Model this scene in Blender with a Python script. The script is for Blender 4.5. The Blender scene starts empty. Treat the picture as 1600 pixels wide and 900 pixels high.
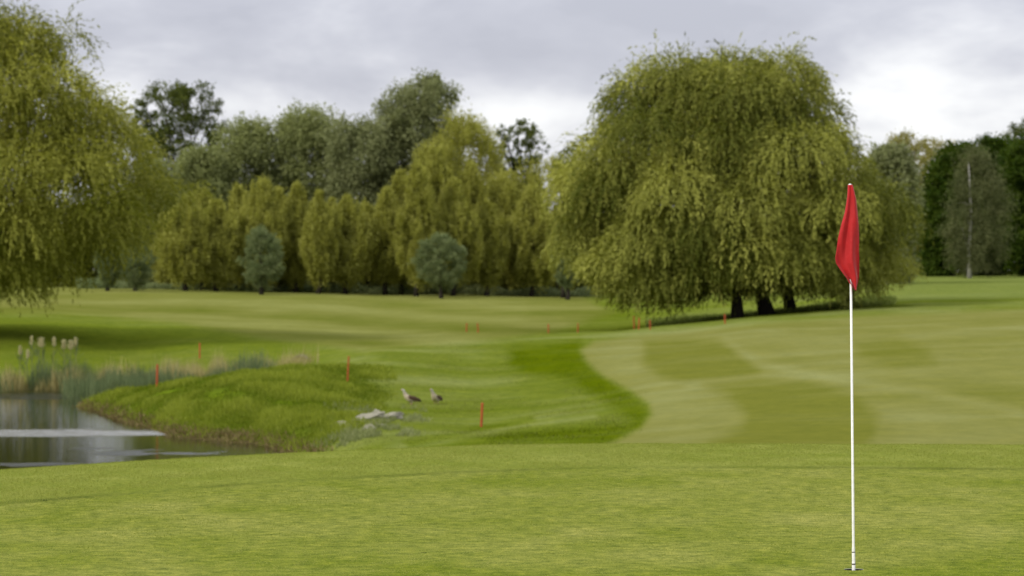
import bpy, bmesh, math, random
import numpy as np
from mathutils import Vector, Matrix, noise

C = bpy.context.scene.collection
SC = bpy.context.scene
rng = np.random.default_rng(11)
random.seed(5)
R = math.radians

# ------------------------------------------------------------------ camera
FPX = 4444.4            # focal length in pixels of the 1600 px wide photograph (100 mm lens)
EYE = 1.6
HZ = 437.0
cam = bpy.data.cameras.new('camera')
cam.lens = 100; cam.sensor_width = 36
cam.clip_start = 0.5; cam.clip_end = 6000
cam.dof.use_dof = True; cam.dof.focus_distance = 16.2; cam.dof.aperture_fstop = 5.2
co = bpy.data.objects.new('camera', cam); C.objects.link(co)
co.location = (0, 0, EYE)
co.rotation_euler = (R(90) - math.atan((450 - HZ) / FPX), 0, 0)
SC.camera = co

# ------------------------------------------------------------------ sky, sun, exposure
SC.view_settings.view_transform = 'Standard'
SC.view_settings.look = 'None'
SC.view_settings.exposure = 0.60
SC.view_settings.gamma = 1
SC.cycles.max_bounces = 6; SC.cycles.diffuse_bounces = 3; SC.cycles.glossy_bounces = 3
SC.cycles.transmission_bounces = 4; SC.cycles.transparent_max_bounces = 4
SC.cycles.use_adaptive_sampling = True
SC.cycles.use_denoising = True
SUN_EL, SUN_AZ = 36, -52      # sun behind thin cloud, high on the left and behind the viewer

w = bpy.data.worlds.new('World'); SC.world = w; w.use_nodes = True
nt = w.node_tree; nt.nodes.clear()
def N(t, **k):
    n = nt.nodes.new(t)
    for a, b in k.items(): setattr(n, a, b)
    return n
def L(a, b): nt.links.new(a, b)
def math_node(op, a, b=None, clamp=False):
    n = N('ShaderNodeMath', operation=op); n.use_clamp = clamp
    for i, v in enumerate((a, b)):
        if v is None: continue
        if isinstance(v, (int, float)): n.inputs[i].default_value = v
        else: L(v, n.inputs[i])
    return n.outputs[0]
sky = N('ShaderNodeTexSky', sky_type='NISHITA'); sky.sun_disc = False
sky.sun_elevation = R(SUN_EL); sky.sun_rotation = R(SUN_AZ); sky.air_density = 1.0; sky.dust_density = 2.0
tc = N('ShaderNodeTexCoord'); sep = N('ShaderNodeSeparateXYZ'); L(tc.outputs['Generated'], sep.inputs[0])
mp = N('ShaderNodeMapping'); mp.inputs['Scale'].default_value = (1.0, 1.0, 2.2); mp.inputs['Location'].default_value = (0.35, 0, 0.02)
L(tc.outputs['Generated'], mp.inputs[0])
n1 = N('ShaderNodeTexNoise'); n1.inputs['Scale'].default_value = 9; n1.inputs['Detail'].default_value = 5; n1.inputs['Roughness'].default_value = .58; n1.inputs['Distortion'].default_value = .35
L(mp.outputs[0], n1.inputs[0])
n2 = N('ShaderNodeTexNoise'); n2.inputs['Scale'].default_value = 21; n2.inputs['Detail'].default_value = 4
L(mp.outputs[0], n2.inputs[0])
Z = sep.outputs[2]; X = sep.outputs[0]
def blob(cx, cz, sx, sz):     # a bright break in the cloud at one bearing and height above the horizon
    a = math_node('MULTIPLY', math_node('SUBTRACT', X, cx), 1 / sx)
    b = math_node('MULTIPLY', math_node('SUBTRACT', Z, cz), 1 / sz)
    d = math_node('ADD', math_node('MULTIPLY', a, a), math_node('MULTIPLY', b, b))
    return math_node('POWER', 2.718, math_node('MULTIPLY', d, -1.0))
f = math_node('ADD', math_node('MULTIPLY', n1.outputs[0], 1.55), math_node('MULTIPLY', n2.outputs[0], .85))
f = math_node('SUBTRACT', f, .94)
low = math_node('SUBTRACT', 1.0, math_node('MULTIPLY', Z, 14.0), clamp=True)      # brighter towards the horizon
f = math_node('ADD', f, math_node('MULTIPLY', low, .35))
for c, s, k in (((.01, .058), (.045, .026), .40), ((.145, .060), (.06, .034), .32), ((-.115, .066), (.08, .016), .40),
                ((-.05, .072), (.05, .012), -.18), ((.06, .088), (.07, .012), -.12), ((-.11, .088), (.05, .010), -.12)):
    f = math_node('ADD', f, math_node('MULTIPLY', blob(c[0], c[1], s[0], s[1]), k))
ramp = N('ShaderNodeValToRGB'); L(f, ramp.inputs[0])
ramp.color_ramp.interpolation = 'B_SPLINE'
e = ramp.color_ramp.elements
e[0].position = .12; e[0].color = (.47, .475, .545, 1)
e[1].position = .95; e[1].color = (1.08, 1.08, 1.07, 1)
q = e.new(.5); q.color = (.60, .605, .675, 1)
# cloud gets brighter overhead, as an overcast sky does
zz = math_node('MAXIMUM', Z, 0.0)
up = math_node('ADD', math_node('MULTIPLY', zz, 1.15), 0.68)
cl = N('ShaderNodeVectorMath', operation='SCALE'); L(ramp.outputs[0], cl.inputs[0]); L(up, cl.inputs['Scale'])
bgS = N('ShaderNodeBackground'); bgS.inputs[1].default_value = 0.10; L(sky.outputs[0], bgS.inputs[0])
bgC = N('ShaderNodeBackground'); bgC.inputs[1].default_value = 1.0; L(cl.outputs[0], bgC.inputs[0])
mix = N('ShaderNodeMixShader'); mix.inputs[0].default_value = .90
L(bgS.outputs[0], mix.inputs[1]); L(bgC.outputs[0], mix.inputs[2])
wo = N('ShaderNodeOutputWorld'); L(mix.outputs[0], wo.inputs[0])

sl = bpy.data.lights.new('sun', 'SUN'); sl.energy = 1.5; sl.angle = R(10); sl.color = (1, .95, .86)
so = bpy.data.objects.new('sun', sl); C.objects.link(so)
az, el = R(SUN_AZ), R(SUN_EL)
sd = Vector((math.sin(az) * math.cos(el), math.cos(az) * math.cos(el) * -.95, math.sin(el))).normalized()
sky.sun_rotation = math.atan2(sd.x, sd.y); sky.sun_elevation = math.asin(sd.z)
so.rotation_euler = sd.to_track_quat('Z', 'Y').to_euler()

# ------------------------------------------------------------------ helpers
def tag(o, label=None, cat=None, group=None, kind=None):
    if label: o['label'] = label
    if cat: o['category'] = cat
    if group: o['group'] = group
    if kind: o['kind'] = kind
    return o
def empty(name, loc, rz=0):
    o = bpy.data.objects.new(name, None); C.objects.link(o)
    o.location = loc; o.rotation_euler = (0, 0, rz); o.empty_display_size = .2
    return o
def link(name, me, parent=None, loc=None):
    o = bpy.data.objects.new(name, me); C.objects.link(o)
    if parent: o.parent = parent
    if loc is not None: o.location = loc
    return o
def mesh_np(name, V, F, mat, smooth=False, attrs=None):
    """V (n,3), F (m,k) with k = 3 or 4."""
    me = bpy.data.meshes.new(name)
    V = np.ascontiguousarray(V, dtype=np.float32); F = np.ascontiguousarray(F, dtype=np.int32)
    me.vertices.add(len(V)); me.vertices.foreach_set('co', V.ravel())
    m, k = F.shape
    me.loops.add(m * k); me.loops.foreach_set('vertex_index', F.ravel())
    me.polygons.add(m); me.polygons.foreach_set('loop_start', np.arange(0, m * k, k, dtype=np.int32))
    me.polygons.foreach_set('use_smooth', np.full(m, smooth))
    for an, (typ, data) in (attrs or {}).items():
        a = me.attributes.new(an, typ, 'POINT')
        a.data.foreach_set('value' if typ == 'FLOAT' else 'color', np.ascontiguousarray(data, dtype=np.float32).ravel())
    me.update(calc_edges=True)
    me.materials.append(mat)
    return me
def mat_new(name):
    m = bpy.data.materials.new(name); m.use_nodes = True
    t = m.node_tree; t.nodes.clear()
    o = t.nodes.new('ShaderNodeOutputMaterial')
    return m, t, o
def plain(name, col, rough=.6, noise=.15, scale=20, spec=.3, metallic=0):
    m, t, o = mat_new(name)
    p = t.nodes.new('ShaderNodeBsdfPrincipled'); p.inputs['Roughness'].default_value = rough; p.inputs['Metallic'].default_value = metallic
    p.inputs['Specular IOR Level'].default_value = spec
    c = t.nodes.new('ShaderNodeTexCoord'); n = t.nodes.new('ShaderNodeTexNoise'); n.inputs['Scale'].default_value = scale; n.inputs['Detail'].default_value = 5
    t.links.new(c.outputs['Object'], n.inputs[0])
    x = t.nodes.new('ShaderNodeMix'); x.data_type = 'RGBA'
    x.inputs[6].default_value = (*[v * (1 - noise) for v in col], 1); x.inputs[7].default_value = (*[min(1, v * (1 + noise)) for v in col], 1)
    t.links.new(n.outputs[0], x.inputs[0]); t.links.new(x.outputs[2], p.inputs[0])
    b = t.nodes.new('ShaderNodeBump'); b.inputs['Strength'].default_value = .3; b.inputs['Distance'].default_value = .02
    t.links.new(n.outputs[0], b.inputs['Height']); t.links.new(b.outputs[0], p.inputs['Normal'])
    t.links.new(p.outputs[0], o.inputs[0])
    return m
def foliage(name, ca, cb, trans=.35, rough=.55, spec=.25):
    """leaf material: each leaf's own tint picks between two leaf colours; thin leaves let light through"""
    m, t, o = mat_new(name)
    a = t.nodes.new('ShaderNodeAttribute'); a.attribute_name = 'tint'
    x = t.nodes.new('ShaderNodeMix'); x.data_type = 'RGBA'
    x.inputs[6].default_value = (*ca, 1); x.inputs[7].default_value = (*cb, 1)
    t.links.new(a.outputs['Fac'], x.inputs[0])
    p = t.nodes.new('ShaderNodeBsdfPrincipled'); p.inputs['Roughness'].default_value = rough; p.inputs['Specular IOR Level'].default_value = spec
    tr = t.nodes.new('ShaderNodeBsdfTranslucent')
    hs = t.nodes.new('ShaderNodeHueSaturation'); hs.inputs['Saturation'].default_value = 1.1; hs.inputs['Value'].default_value = 1.25
    t.links.new(x.outputs[2], p.inputs[0]); t.links.new(x.outputs[2], hs.inputs['Color']); t.links.new(hs.outputs[0], tr.inputs[0])
    ms = t.nodes.new('ShaderNodeMixShader'); ms.inputs[0].default_value = trans
    t.links.new(p.outputs[0], ms.inputs[1]); t.links.new(tr.outputs[0], ms.inputs[2]); t.links.new(ms.outputs[0], o.inputs[0])
    return m
def leaf_quads(P, A, W, ln, wd):
    """rhombic leaves: base P, direction A, side W"""
    n = len(P); ln = np.broadcast_to(ln, (n,))[:, None]; wd = np.broadcast_to(wd, (n,))[:, None]
    V = np.empty((n, 4, 3)); mid = P + A * ln * .45
    V[:, 0] = P; V[:, 1] = mid - W * wd * .5; V[:, 2] = P + A * ln; V[:, 3] = mid + W * wd * .5
    return V.reshape(-1, 3), np.arange(n * 4).reshape(n, 4)
def face_w(A, out, k=.75):
    n = len(A); nr = unit(out * .8 + np.array([0, 0, .45]) + rng.normal(0, k, (n, 3)))
    return unit(np.cross(A, nr) + 1e-6)
def unit(v): return v / (np.linalg.norm(v, axis=-1, keepdims=True) + 1e-9)
def rdir(n): return unit(rng.normal(size=(n, 3)))
def tube_arrays(path, radii, seg=8):
    path = np.asarray(path, float); n = len(path)
    V = []; F = []
    for i in range(n):
        d = unit(path[min(i + 1, n - 1)] - path[max(i - 1, 0)])
        a = np.cross(d, [0.31, .95, .1]); a = unit(a); b = np.cross(d, a)
        for k in range(seg):
            t = 2 * math.pi * k / seg
            V.append(path[i] + radii[i] * (math.cos(t) * a + math.sin(t) * b))
    for i in range(n - 1):
        for k in range(seg):
            F.append((i * seg + k, i * seg + (k + 1) % seg, (i + 1) * seg + (k + 1) % seg, (i + 1) * seg + k))
    c0 = len(V); V.append(path[0]); V.append(path[-1])
    for k in range(seg):
        F.append((c0, (k + 1) % seg, k, k)); F.append((c0 + 1, (n - 1) * seg + k, (n - 1) * seg + (k + 1) % seg, (n - 1) * seg + (k + 1) % seg))
    return np.array(V), F
def tubes_mesh(name, tubes, mat, smooth=True):
    V = []; F = []; o = 0
    for p, r, s in tubes:
        v, f = tube_arrays(p, r, s); V.append(v); F += [tuple(i + o for i in q) for q in f]; o += len(v)
    me = bpy.data.meshes.new(name)
    me.from_pydata(np.concatenate(V).tolist(), [], [tuple(dict.fromkeys(q)) for q in F]); me.update()
    me.polygons.foreach_set('use_smooth', [smooth] * len(me.polygons)); me.materials.append(mat)
    return me
def vnoise(x, y, seed=0):
    """smooth value noise, about -1..1"""
    r = np.random.default_rng(seed); T = r.random((64, 64)) * 2 - 1
    xi = np.floor(x).astype(int); yi = np.floor(y).astype(int); fx = x - xi; fy = y - yi
    fx = fx * fx * (3 - 2 * fx); fy = fy * fy * (3 - 2 * fy)
    g = lambda i, j: T[i % 64, j % 64]
    return (g(xi, yi) * (1 - fx) + g(xi + 1, yi) * fx) * (1 - fy) + (g(xi, yi + 1) * (1 - fx) + g(xi + 1, yi + 1) * fx) * fy
def fbm(x, y, o=3, seed=0):
    return sum(vnoise(x * 2 ** i + 7.3 * i, y * 2 ** i + 3.1 * i, seed + i) * .5 ** i for i in range(o)) / 1.5

# ------------------------------------------------------------------ the lie of the land
WATER = -2.70
def zy(py, D): return EYE - (py - HZ) / FPX * D
K = {   # bearing (photo column) : (distance, height) knots beyond the crest of the green
 -260: [(46,-3.3),(64,-3.4),(96,-3.3),(108,-2.9),(111.5,-2.62),(116,zy(590,116)),(124,zy(558,124)),(140,zy(510,140)),(165,zy(482,165)),(200,zy(464,200)),(235,zy(450,235))],
 20: [(46,-3.3),(64,-3.4),(96,-3.3),(108,-2.9),(111.5,-2.62),(116,zy(590,116)),(124,zy(560,124)),(140,zy(512,140)),(165,zy(484,165)),(200,zy(466,200)),(235,zy(451,235))],
 130: [(46,-3.2),(64,-3.3),(86,-3.2),(93,-2.85),(97,-2.6),(100,-2.85),(110,-2.9),(114,-2.6),(126,zy(560,126)),(143,zy(513,143)),(168,zy(487,168)),(200,zy(468,200)),(235,zy(452,235))],
 200: [(46,-3.1),(64,-3.2),(78,-3.1),(84,-2.85),(87,-2.55),(92,zy(622,92)),(97,zy(608,97)),(101,-2.62),(106,-2.85),(113,-2.8),(118,-2.5),(128,zy(556,128)),(145,zy(514,145)),(170,zy(489,170)),(200,zy(469,200)),(235,zy(452,235))],
 300: [(46,-3.0),(60,-3.1),(70,-3.05),(75.5,-2.8),(78,-2.54),(82,-2.25),(88,zy(612,88)),(94,zy(595,94)),(100,-2.35),(104,-2.75),(112,-2.8),(117,-2.5),(126,zy(553,126)),(143,zy(518,143)),(170,zy(492,170)),(200,zy(471,200)),(238,zy(454,238))],
 400: [(46,-2.9),(58,-3.0),(66,-3.05),(73,-2.82),(75.5,-2.56),(80,-2.2),(87,zy(600,87)),(96,zy(580,96)),(101,-1.9),(106,-2.5),(113,-2.6),(118,-2.3),(126,zy(548,126)),(143,zy(522,143)),(172,zy(494,172)),(200,zy(473,200)),(240,zy(456,240))],
 480: [(46,-2.8),(57,-2.7),(64,-2.85),(70,-2.6),(74,zy(672,74)),(79,zy(645,79)),(88,zy(603,88)),(98,zy(574,98)),(104,-1.75),(110,-1.95),(117,-1.85),(126,zy(545,126)),(143,zy(524,143)),(172,zy(495,172)),(200,zy(474,200)),(241,zy(457,241))],
 600: [(46,-2.5),(57,-2.3),(66,zy(692,66)),(74,zy(664,74)),(84,zy(636,84)),(94,zy(602,94)),(104,zy(568,104)),(114,zy(547,114)),(122,zy(541,122)),(130,-1.45),(141,zy(530,141)),(160,zy(511,160)),(200,zy(479,200)),(243,zy(459,243))],
 750: [(46,-2.2),(57,-2.0),(63,zy(690,63)),(69,zy(680,69)),(75,zy(666,75)),(85,zy(638,85)),(96,zy(606,96)),(107,zy(572,107)),(117,zy(544,117)),(127,zy(529,127)),(135,-1.45),(146,zy(521,146)),(162,zy(506,162)),(200,zy(480,200)),(245,zy(460,245))],
 900: [(46,-1.95),(56,-1.78),(62,zy(688,62)),(70,zy(665,70)),(84,zy(628,84)),(96,zy(592,96)),(110,zy(554,110)),(124,zy(529,124)),(134,zy(520,134)),(142,-1.15),(152,-1.15),(166,zy(502,166)),(200,zy(480,200)),(245,zy(463,245))],
 1050: [(46,-1.7),(56,-1.66),(62,zy(680,62)),(72,zy(643,72)),(86,zy(600,86)),(100,zy(563,100)),(118,zy(533,118)),(132,zy(519,132)),(143,zy(508,143)),(150,-1.0),(165,zy(498,165)),(200,zy(479,200)),(245,zy(462,245))],
 1200: [(46,-1.45),(56,-1.6),(62,zy(668,62)),(72,zy(632,72)),(88,zy(585,88)),(106,zy(540,106)),(124,zy(512,124)),(138,zy(498,138)),(147,zy(493,147)),(158,-.45),(172,zy(483,172)),(205,zy(468,205)),(245,zy(455,245))],
 1400: [(46,-1.35),(56,-1.58),(62,zy(662,62)),(72,zy(622,72)),(90,zy(568,90)),(110,zy(526,110)),(126,zy(503,126)),(140,zy(487,140)),(152,zy(476,152)),(168,zy(464,168)),(188,zy(449,188)),(212,zy(438,212)),(245,zy(432,245))],
 1600: [(46,-1.35),(56,-1.58),(62,zy(660,62)),(72,zy(620,72)),(90,zy(563,90)),(110,zy(520,110)),(126,zy(496,126)),(140,zy(482,140)),(155,zy(470,155)),(172,zy(459,172)),(195,zy(445,195)),(225,zy(434,225)),(245,zy(431,245))],
 1860: [(46,-1.35),(56,-1.58),(62,zy(658,62)),(72,zy(618,72)),(90,zy(560,90)),(110,zy(518,110)),(126,zy(494,126)),(140,zy(480,140)),(155,zy(468,155)),(172,zy(457,172)),(195,zy(444,195)),(225,zy(433,225)),(245,zy(430,245))],
}
CREST_PX = [-260, 0, 200, 400, 600, 750, 1000, 1600, 1860]
CREST_PY = [765, 737, 724, 713, 704, 698, 695, 697, 699]
LINE_PX = [-260, 0, 250, 400, 700, 900, 1000, 1300, 1600, 1860]
LINE_PY = [818, 790, 770, 757, 741, 734, 732, 733, 736, 740]
def crestD(px): return (EYE + .03) * FPX / (np.interp(px, CREST_PX, CREST_PY) - HZ)
def lineD(px): return EYE * FPX / (np.interp(px, LINE_PX, LINE_PY) - HZ)
def pchip(xk, yk, x):
    xk = np.array(xk, float); yk = np.array(yk, float); h = np.diff(xk); s = np.diff(yk) / h
    m = np.zeros(len(xk)); m[0] = s[0]; m[-1] = s[-1]
    for i in range(1, len(xk) - 1):
        if s[i - 1] * s[i] > 0:
            w1 = 2 * h[i] + h[i - 1]; w2 = h[i] + 2 * h[i - 1]; m[i] = (w1 + w2) / (w1 / s[i - 1] + w2 / s[i])
    i = np.clip(np.searchsorted(xk, x) - 1, 0, len(h) - 1); t = np.clip((x - xk[i]) / h[i], 0, 1)
    return ((1 + 2 * t) * (1 - t) ** 2 * yk[i] + t * (1 - t) ** 2 * h[i] * m[i] + t * t * (3 - 2 * t) * yk[i + 1] + t * t * (t - 1) * h[i] * m[i + 1])
HOLE_D = EYE * FPX / (890 - HZ); HOLE_X = (1334 - 800) / FPX * HOLE_D
pxs = np.concatenate([np.linspace(-6000, -700, 40, endpoint=False), np.linspace(-700, -260, 24, endpoint=False), np.linspace(-260, 1860, 440), np.linspace(1880, 2400, 24), np.linspace(2500, 7600, 40)])
DS = np.concatenate([np.arange(1.0, 12, .5), np.arange(12, 17.5, .12), np.arange(17.5, 30, .05), np.arange(30, 60, .6), np.arange(60, 130, .28), np.arange(130, 262, .8), np.geomspace(262, 3000, 26)])
nc, nd = len(pxs), len(DS)
PX, DD = np.meshgrid(pxs, DS)          # rows = distance
GX = (PX - 800) / FPX * DD; GY = DD
# heights per knot column, then across bearings
cols = sorted(K); H = np.zeros((nd, len(cols)))
for j, c in enumerate(cols):
    dc = float(crestD(c)); kn = K[c]
    xs = [0.5, dc - 6, dc - 2.5, dc, dc + 1.5, dc + 4, dc + 9] + [k[0] for k in kn] + [262, 400, 3000]
    zs = [0, 0, .0, -.03, -.14, -.5, kn[0][1] * .62] + [k[1] for k in kn] + [kn[-1][1] + .1, kn[-1][1] + .6, kn[-1][1] + 6]
    H[:, j] = pchip(xs, zs, DS)
GZ = np.empty((nd, nc)); cpx = np.clip(pxs, cols[0], cols[-1])
for i in range(nd): GZ[i] = pchip(cols, H[i], cpx)
# the crest of the green follows its own curve: rebuild the near part directly
dcr = crestD(np.clip(pxs, -260, 1860))[None, :]; t = DD - dcr
near = np.where(t < 0, -.03 * np.clip(1 + t / 2.5, 0, 1) ** 2, -.03 - .045 * t - .018 * t * t)
a = np.clip((t - 1.5) / 3.5, 0, 1); a = a * a * (3 - 2 * a)
GZ = near * (1 - a) + GZ * a
rough_amt = np.clip((DD - 55) / 20, 0, 1) * np.clip((300 - DD) / 60, 0, 1)
GZ += rough_amt * .05 * fbm(GX / 5, GY / 7, 3, 4)
def zt(x, y):
    x = np.asarray(x, float); y = np.asarray(y, float)
    px = x / y * FPX + 800
    ci = np.clip(np.interp(px, pxs, np.arange(nc)), 0, nc - 1.001); ri = np.clip(np.interp(y, DS, np.arange(nd)), 0, nd - 1.001)
    c0 = ci.astype(int); r0 = ri.astype(int); fc = ci - c0; fr = ri - r0
    return (GZ[r0, c0] * (1 - fc) + GZ[r0, c0 + 1] * fc) * (1 - fr) + (GZ[r0 + 1, c0] * (1 - fc) + GZ[r0 + 1, c0 + 1] * fc) * fr
def at(px, D): return (px - 800) / FPX * D
def ground_pt(px, D):
    x = at(px, D); return Vector((x, D, float(zt(x, D))))

# ------------------------------------------------------------------ kinds of turf, worked out on the land itself
IY = HZ + (EYE - GZ) / DD * FPX; IX = PX         # used once, to lay the surveyed outlines on the terrain
beyond = DD > 45
def sdf(poly, x, y):
    """signed distance, positive inside"""
    P = np.array(poly, float); Q = np.roll(P, -1, 0); best = np.full(x.shape, 1e9); ins = np.zeros(x.shape, bool)
    for (x0, y0), (x1, y1) in zip(P, Q):
        dx, dy = x1 - x0, y1 - y0; t = np.clip(((x - x0) * dx + (y - y0) * dy) / (dx * dx + dy * dy + 1e-9), 0, 1)
        best = np.minimum(best, np.hypot(x - x0 - t * dx, y - y0 - t * dy))
        c = ((y0 > y) != (y1 > y)) & (x < (x1 - x0) * (y - y0) / (y1 - y0 + 1e-12) + x0); ins ^= c
    return np.where(ins, best, -best)
def soft(poly, wdt): return np.clip(sdf(poly, IX, IYc) / wdt * .5 + .5, 0, 1)
IYc = np.where(beyond, np.minimum(IY, 705), 2000)
wob = fbm(GX / 1.5, GY / 4, 3, 21) * 2.0
IYs = IYc; IYc = IYc + wob * .5
FW = soft([(935, 760), (936, 697), (962, 690), (1000, 669), (1018, 648), (1014, 630), (985, 610), (942, 588), (918, 566), (908, 548), (930, 533), (1000, 523), (1200, 504), (1400, 491), (1600, 483), (2600, 474), (2600, 760)], 5)
FL = soft([(-900, 440), (-900, 480), (0, 487), (120, 490), (270, 504), (400, 526), (560, 548), (720, 536), (860, 518), (960, 490), (930, 474), (880, 440)], 6)
G_dark = soft([(-900, 500), (0, 496), (150, 500), (280, 510), (400, 533), (560, 552), (470, 556), (330, 552), (220, 556), (0, 596), (-900, 596)], 8)
bands = [  # mown bands, dark (+) and light (-)
 ([(1008, 533), (1060, 530), (1128, 530), (1150, 550), (1188, 580), (1130, 590), (1070, 598), (1035, 590), (1005, 570)], .85, 7),
 ([(1100, 600), (1180, 583), (1262, 592), (1330, 615), (1372, 650), (1360, 690), (1310, 760), (1090, 760), (1110, 692), (1160, 668), (1165, 645), (1140, 620)], .85, 10),
 ([(1330, 530), (1400, 524), (1450, 545), (1462, 568), (1400, 578), (1345, 560)], .75, 10),
 ([(1060, 599), (1130, 591), (1190, 582), (1260, 590), (1190, 590), (1110, 600), (1075, 606)], -.6, 4),
 ([(1130, 528), (1190, 560), (1290, 585), (1420, 600), (1600, 640), (1600, 652), (1400, 612), (1270, 594), (1180, 572), (1120, 534)], -.5, 6),
 ([(1440, 570), (1600, 560), (1800, 580), (1800, 640), (1560, 640), (1480, 610)], .3, 18),
 ([(1180, 508), (1600, 492), (1900, 486), (1900, 496), (1500, 508), (1250, 516)], .45, 6),
 ([(1380, 640), (1480, 620), (1640, 660), (1700, 760), (1440, 760)], -.25, 16),
 ([(910, 545), (990, 530), (1005, 570), (1060, 600), (1140, 622), (1160, 650), (1060, 690), (1000, 672), (1015, 630)], -.25, 14),
]
rbands = [
 ([(795, 545), (905, 531), (912, 560), (960, 598), (1000, 622), (1016, 645), (1000, 665), (960, 640), (900, 600), (830, 585), (800, 570)], .8, 10),
 ([(560, 706), (700, 690), (820, 672), (950, 662), (1005, 668), (960, 690), (935, 720), (560, 720)], .65, 8),
 ([(600, 700), (700, 676), (820, 660), (930, 648), (935, 654), (830, 668), (720, 688), (620, 708)], -.7, 5),
 ([(560, 570), (680, 546), (800, 541), (800, 600), (700, 620), (600, 610)], -.22, 18),
 ([(630, 690), (740, 668), (830, 652), (835, 656), (750, 676), (640, 698)], .9, 4),
 ([(560, 545), (700, 533), (960, 520), (1100, 512), (1300, 498), (1500, 484), (1500, 489), (1300, 504), (1100, 518), (960, 528), (700, 540)], -.5, 4),
 ([(1120, 512), (1340, 493), (1600, 480), (1600, 470), (1340, 480), (1150, 500)], -.35, 5),
 ([(830, 470), (980, 470), (1000, 512), (900, 515), (820, 500)], .25, 12),
]
tone = np.zeros_like(GX)
for p, k, s in bands: tone += soft(p, s) * k * FW
for p, k, s in rbands: tone += soft(p, s) * k * (1 - FW)
# far-left fairway: shallow mown stripes running across
tone += FL * .45 * np.sin((IYs - 455 + np.maximum(IX - 300, 0) * -.05) / 4.6 + 3.2 * fbm(GX / 14, GY / 30, 2, 3)) * np.clip((IYs - 455) / 25, 0, 1)
tone += .30 * fbm(GX / 2.2, GY / 5.0, 4, 9) * np.where(beyond, 1, 0)
tone += .30 * fbm(GX / 9, GY / 12, 2, 19) * np.where(beyond, 1, 0)
tone += np.where(beyond, .42 * fbm(GX / 8 + GY / 26, GY / 2.2 - GX / 9, 3, 33), 0)
def colmix(a, b, f): return np.array(a)[None, None] * (1 - f[..., None]) + np.array(b)[None, None] * f[..., None]
tn = np.clip(tone, -1, 1)
def ramp3(lo, mid, hi): # tone -1 light ... +1 dark
    return np.where(tn[..., None] > 0, colmix(mid, hi, np.clip(tn, 0, 1)), colmix(mid, lo, np.clip(-tn, 0, 1)))
c_rough = ramp3((.215, .240, .075), (.128, .160, .019), (.080, .112, .002))
c_fair = ramp3((.230, .240, .085), (.182, .186, .047), (.136, .146, .022))
c_far = ramp3((.225, .235, .068), (.160, .170, .036), (.100, .122, .012))
col = c_rough * (1 - FW[..., None]) + c_fair * FW[..., None]
col = col * (1 - FL[..., None]) + c_far * FL[..., None]
col = col * (1 - G_dark[..., None] * .75) + np.array((.118, .155, .012)) * G_dark[..., None] * .75
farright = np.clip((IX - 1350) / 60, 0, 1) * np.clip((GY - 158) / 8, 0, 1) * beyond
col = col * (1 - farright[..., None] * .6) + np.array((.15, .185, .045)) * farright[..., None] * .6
# bank of long grass round the pond, bare earth at the waterline
bank = np.clip((sdf([(100, 640), (170, 612), (240, 596), (400, 574), (540, 570), (570, 610), (545, 650), (480, 690), (380, 720), (200, 700)], IX, IYc) + 22 * fbm(GX / 1.6, GY / 4, 3, 77)) / 30 + .5, 0, 1) * beyond
col = col * (1 - bank[..., None] * .8) + (np.array((.085, .125, .005)) * (1 + .5 * fbm(GX / 1.8, GY / 3.5, 3, 78))[..., None]) * bank[..., None] * .8
dirt = np.clip((-2.55 + .12 * fbm(GX / .8, GY / 1.5, 3, 8) - GZ) / .12, 0, 1) * beyond * (IX < 620)
col = col * (1 - dirt[..., None]) + np.array((.075, .062, .022)) * dirt[..., None]
# the green and its fringe
LD = lineD(np.clip(PX, -260, 1860)); onfr = DD > LD
fringe = onfr & ~beyond
shade = fbm(GX / .5, GY / .9, 4, 12); big = fbm(GX / 2.5, GY / 2.5, 2, 15)
cg = colmix((.240, .250, .060), (.135, .172, .018), np.clip(.5 + shade * .40 + big * .45, 0, 1))
cf = colmix((.225, .250, .050), (.170, .205, .030), np.clip(.5 + fbm(GX / .4, GY / .6, 3, 2) * .7, 0, 1))
edge = np.exp(-((DD - LD - .10) / .16) ** 2)[..., None] * np.clip(.5 + .5 * fbm(GX / .9, GY / .9, 3, 14), .28, .8)[..., None]
cf = cf * (1 - edge) + np.array((.085, .105, .018)) * edge  # shadow line of the longer fringe grass, painted into the turf colour
nearm = ~beyond
col[nearm] = cg[nearm]; col[fringe] = cf[fringe]
GZ = GZ + np.clip((DD - LD) / .05, 0, 1) * .008 * np.clip((45 - DD) / 5, 0, 1)

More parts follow.
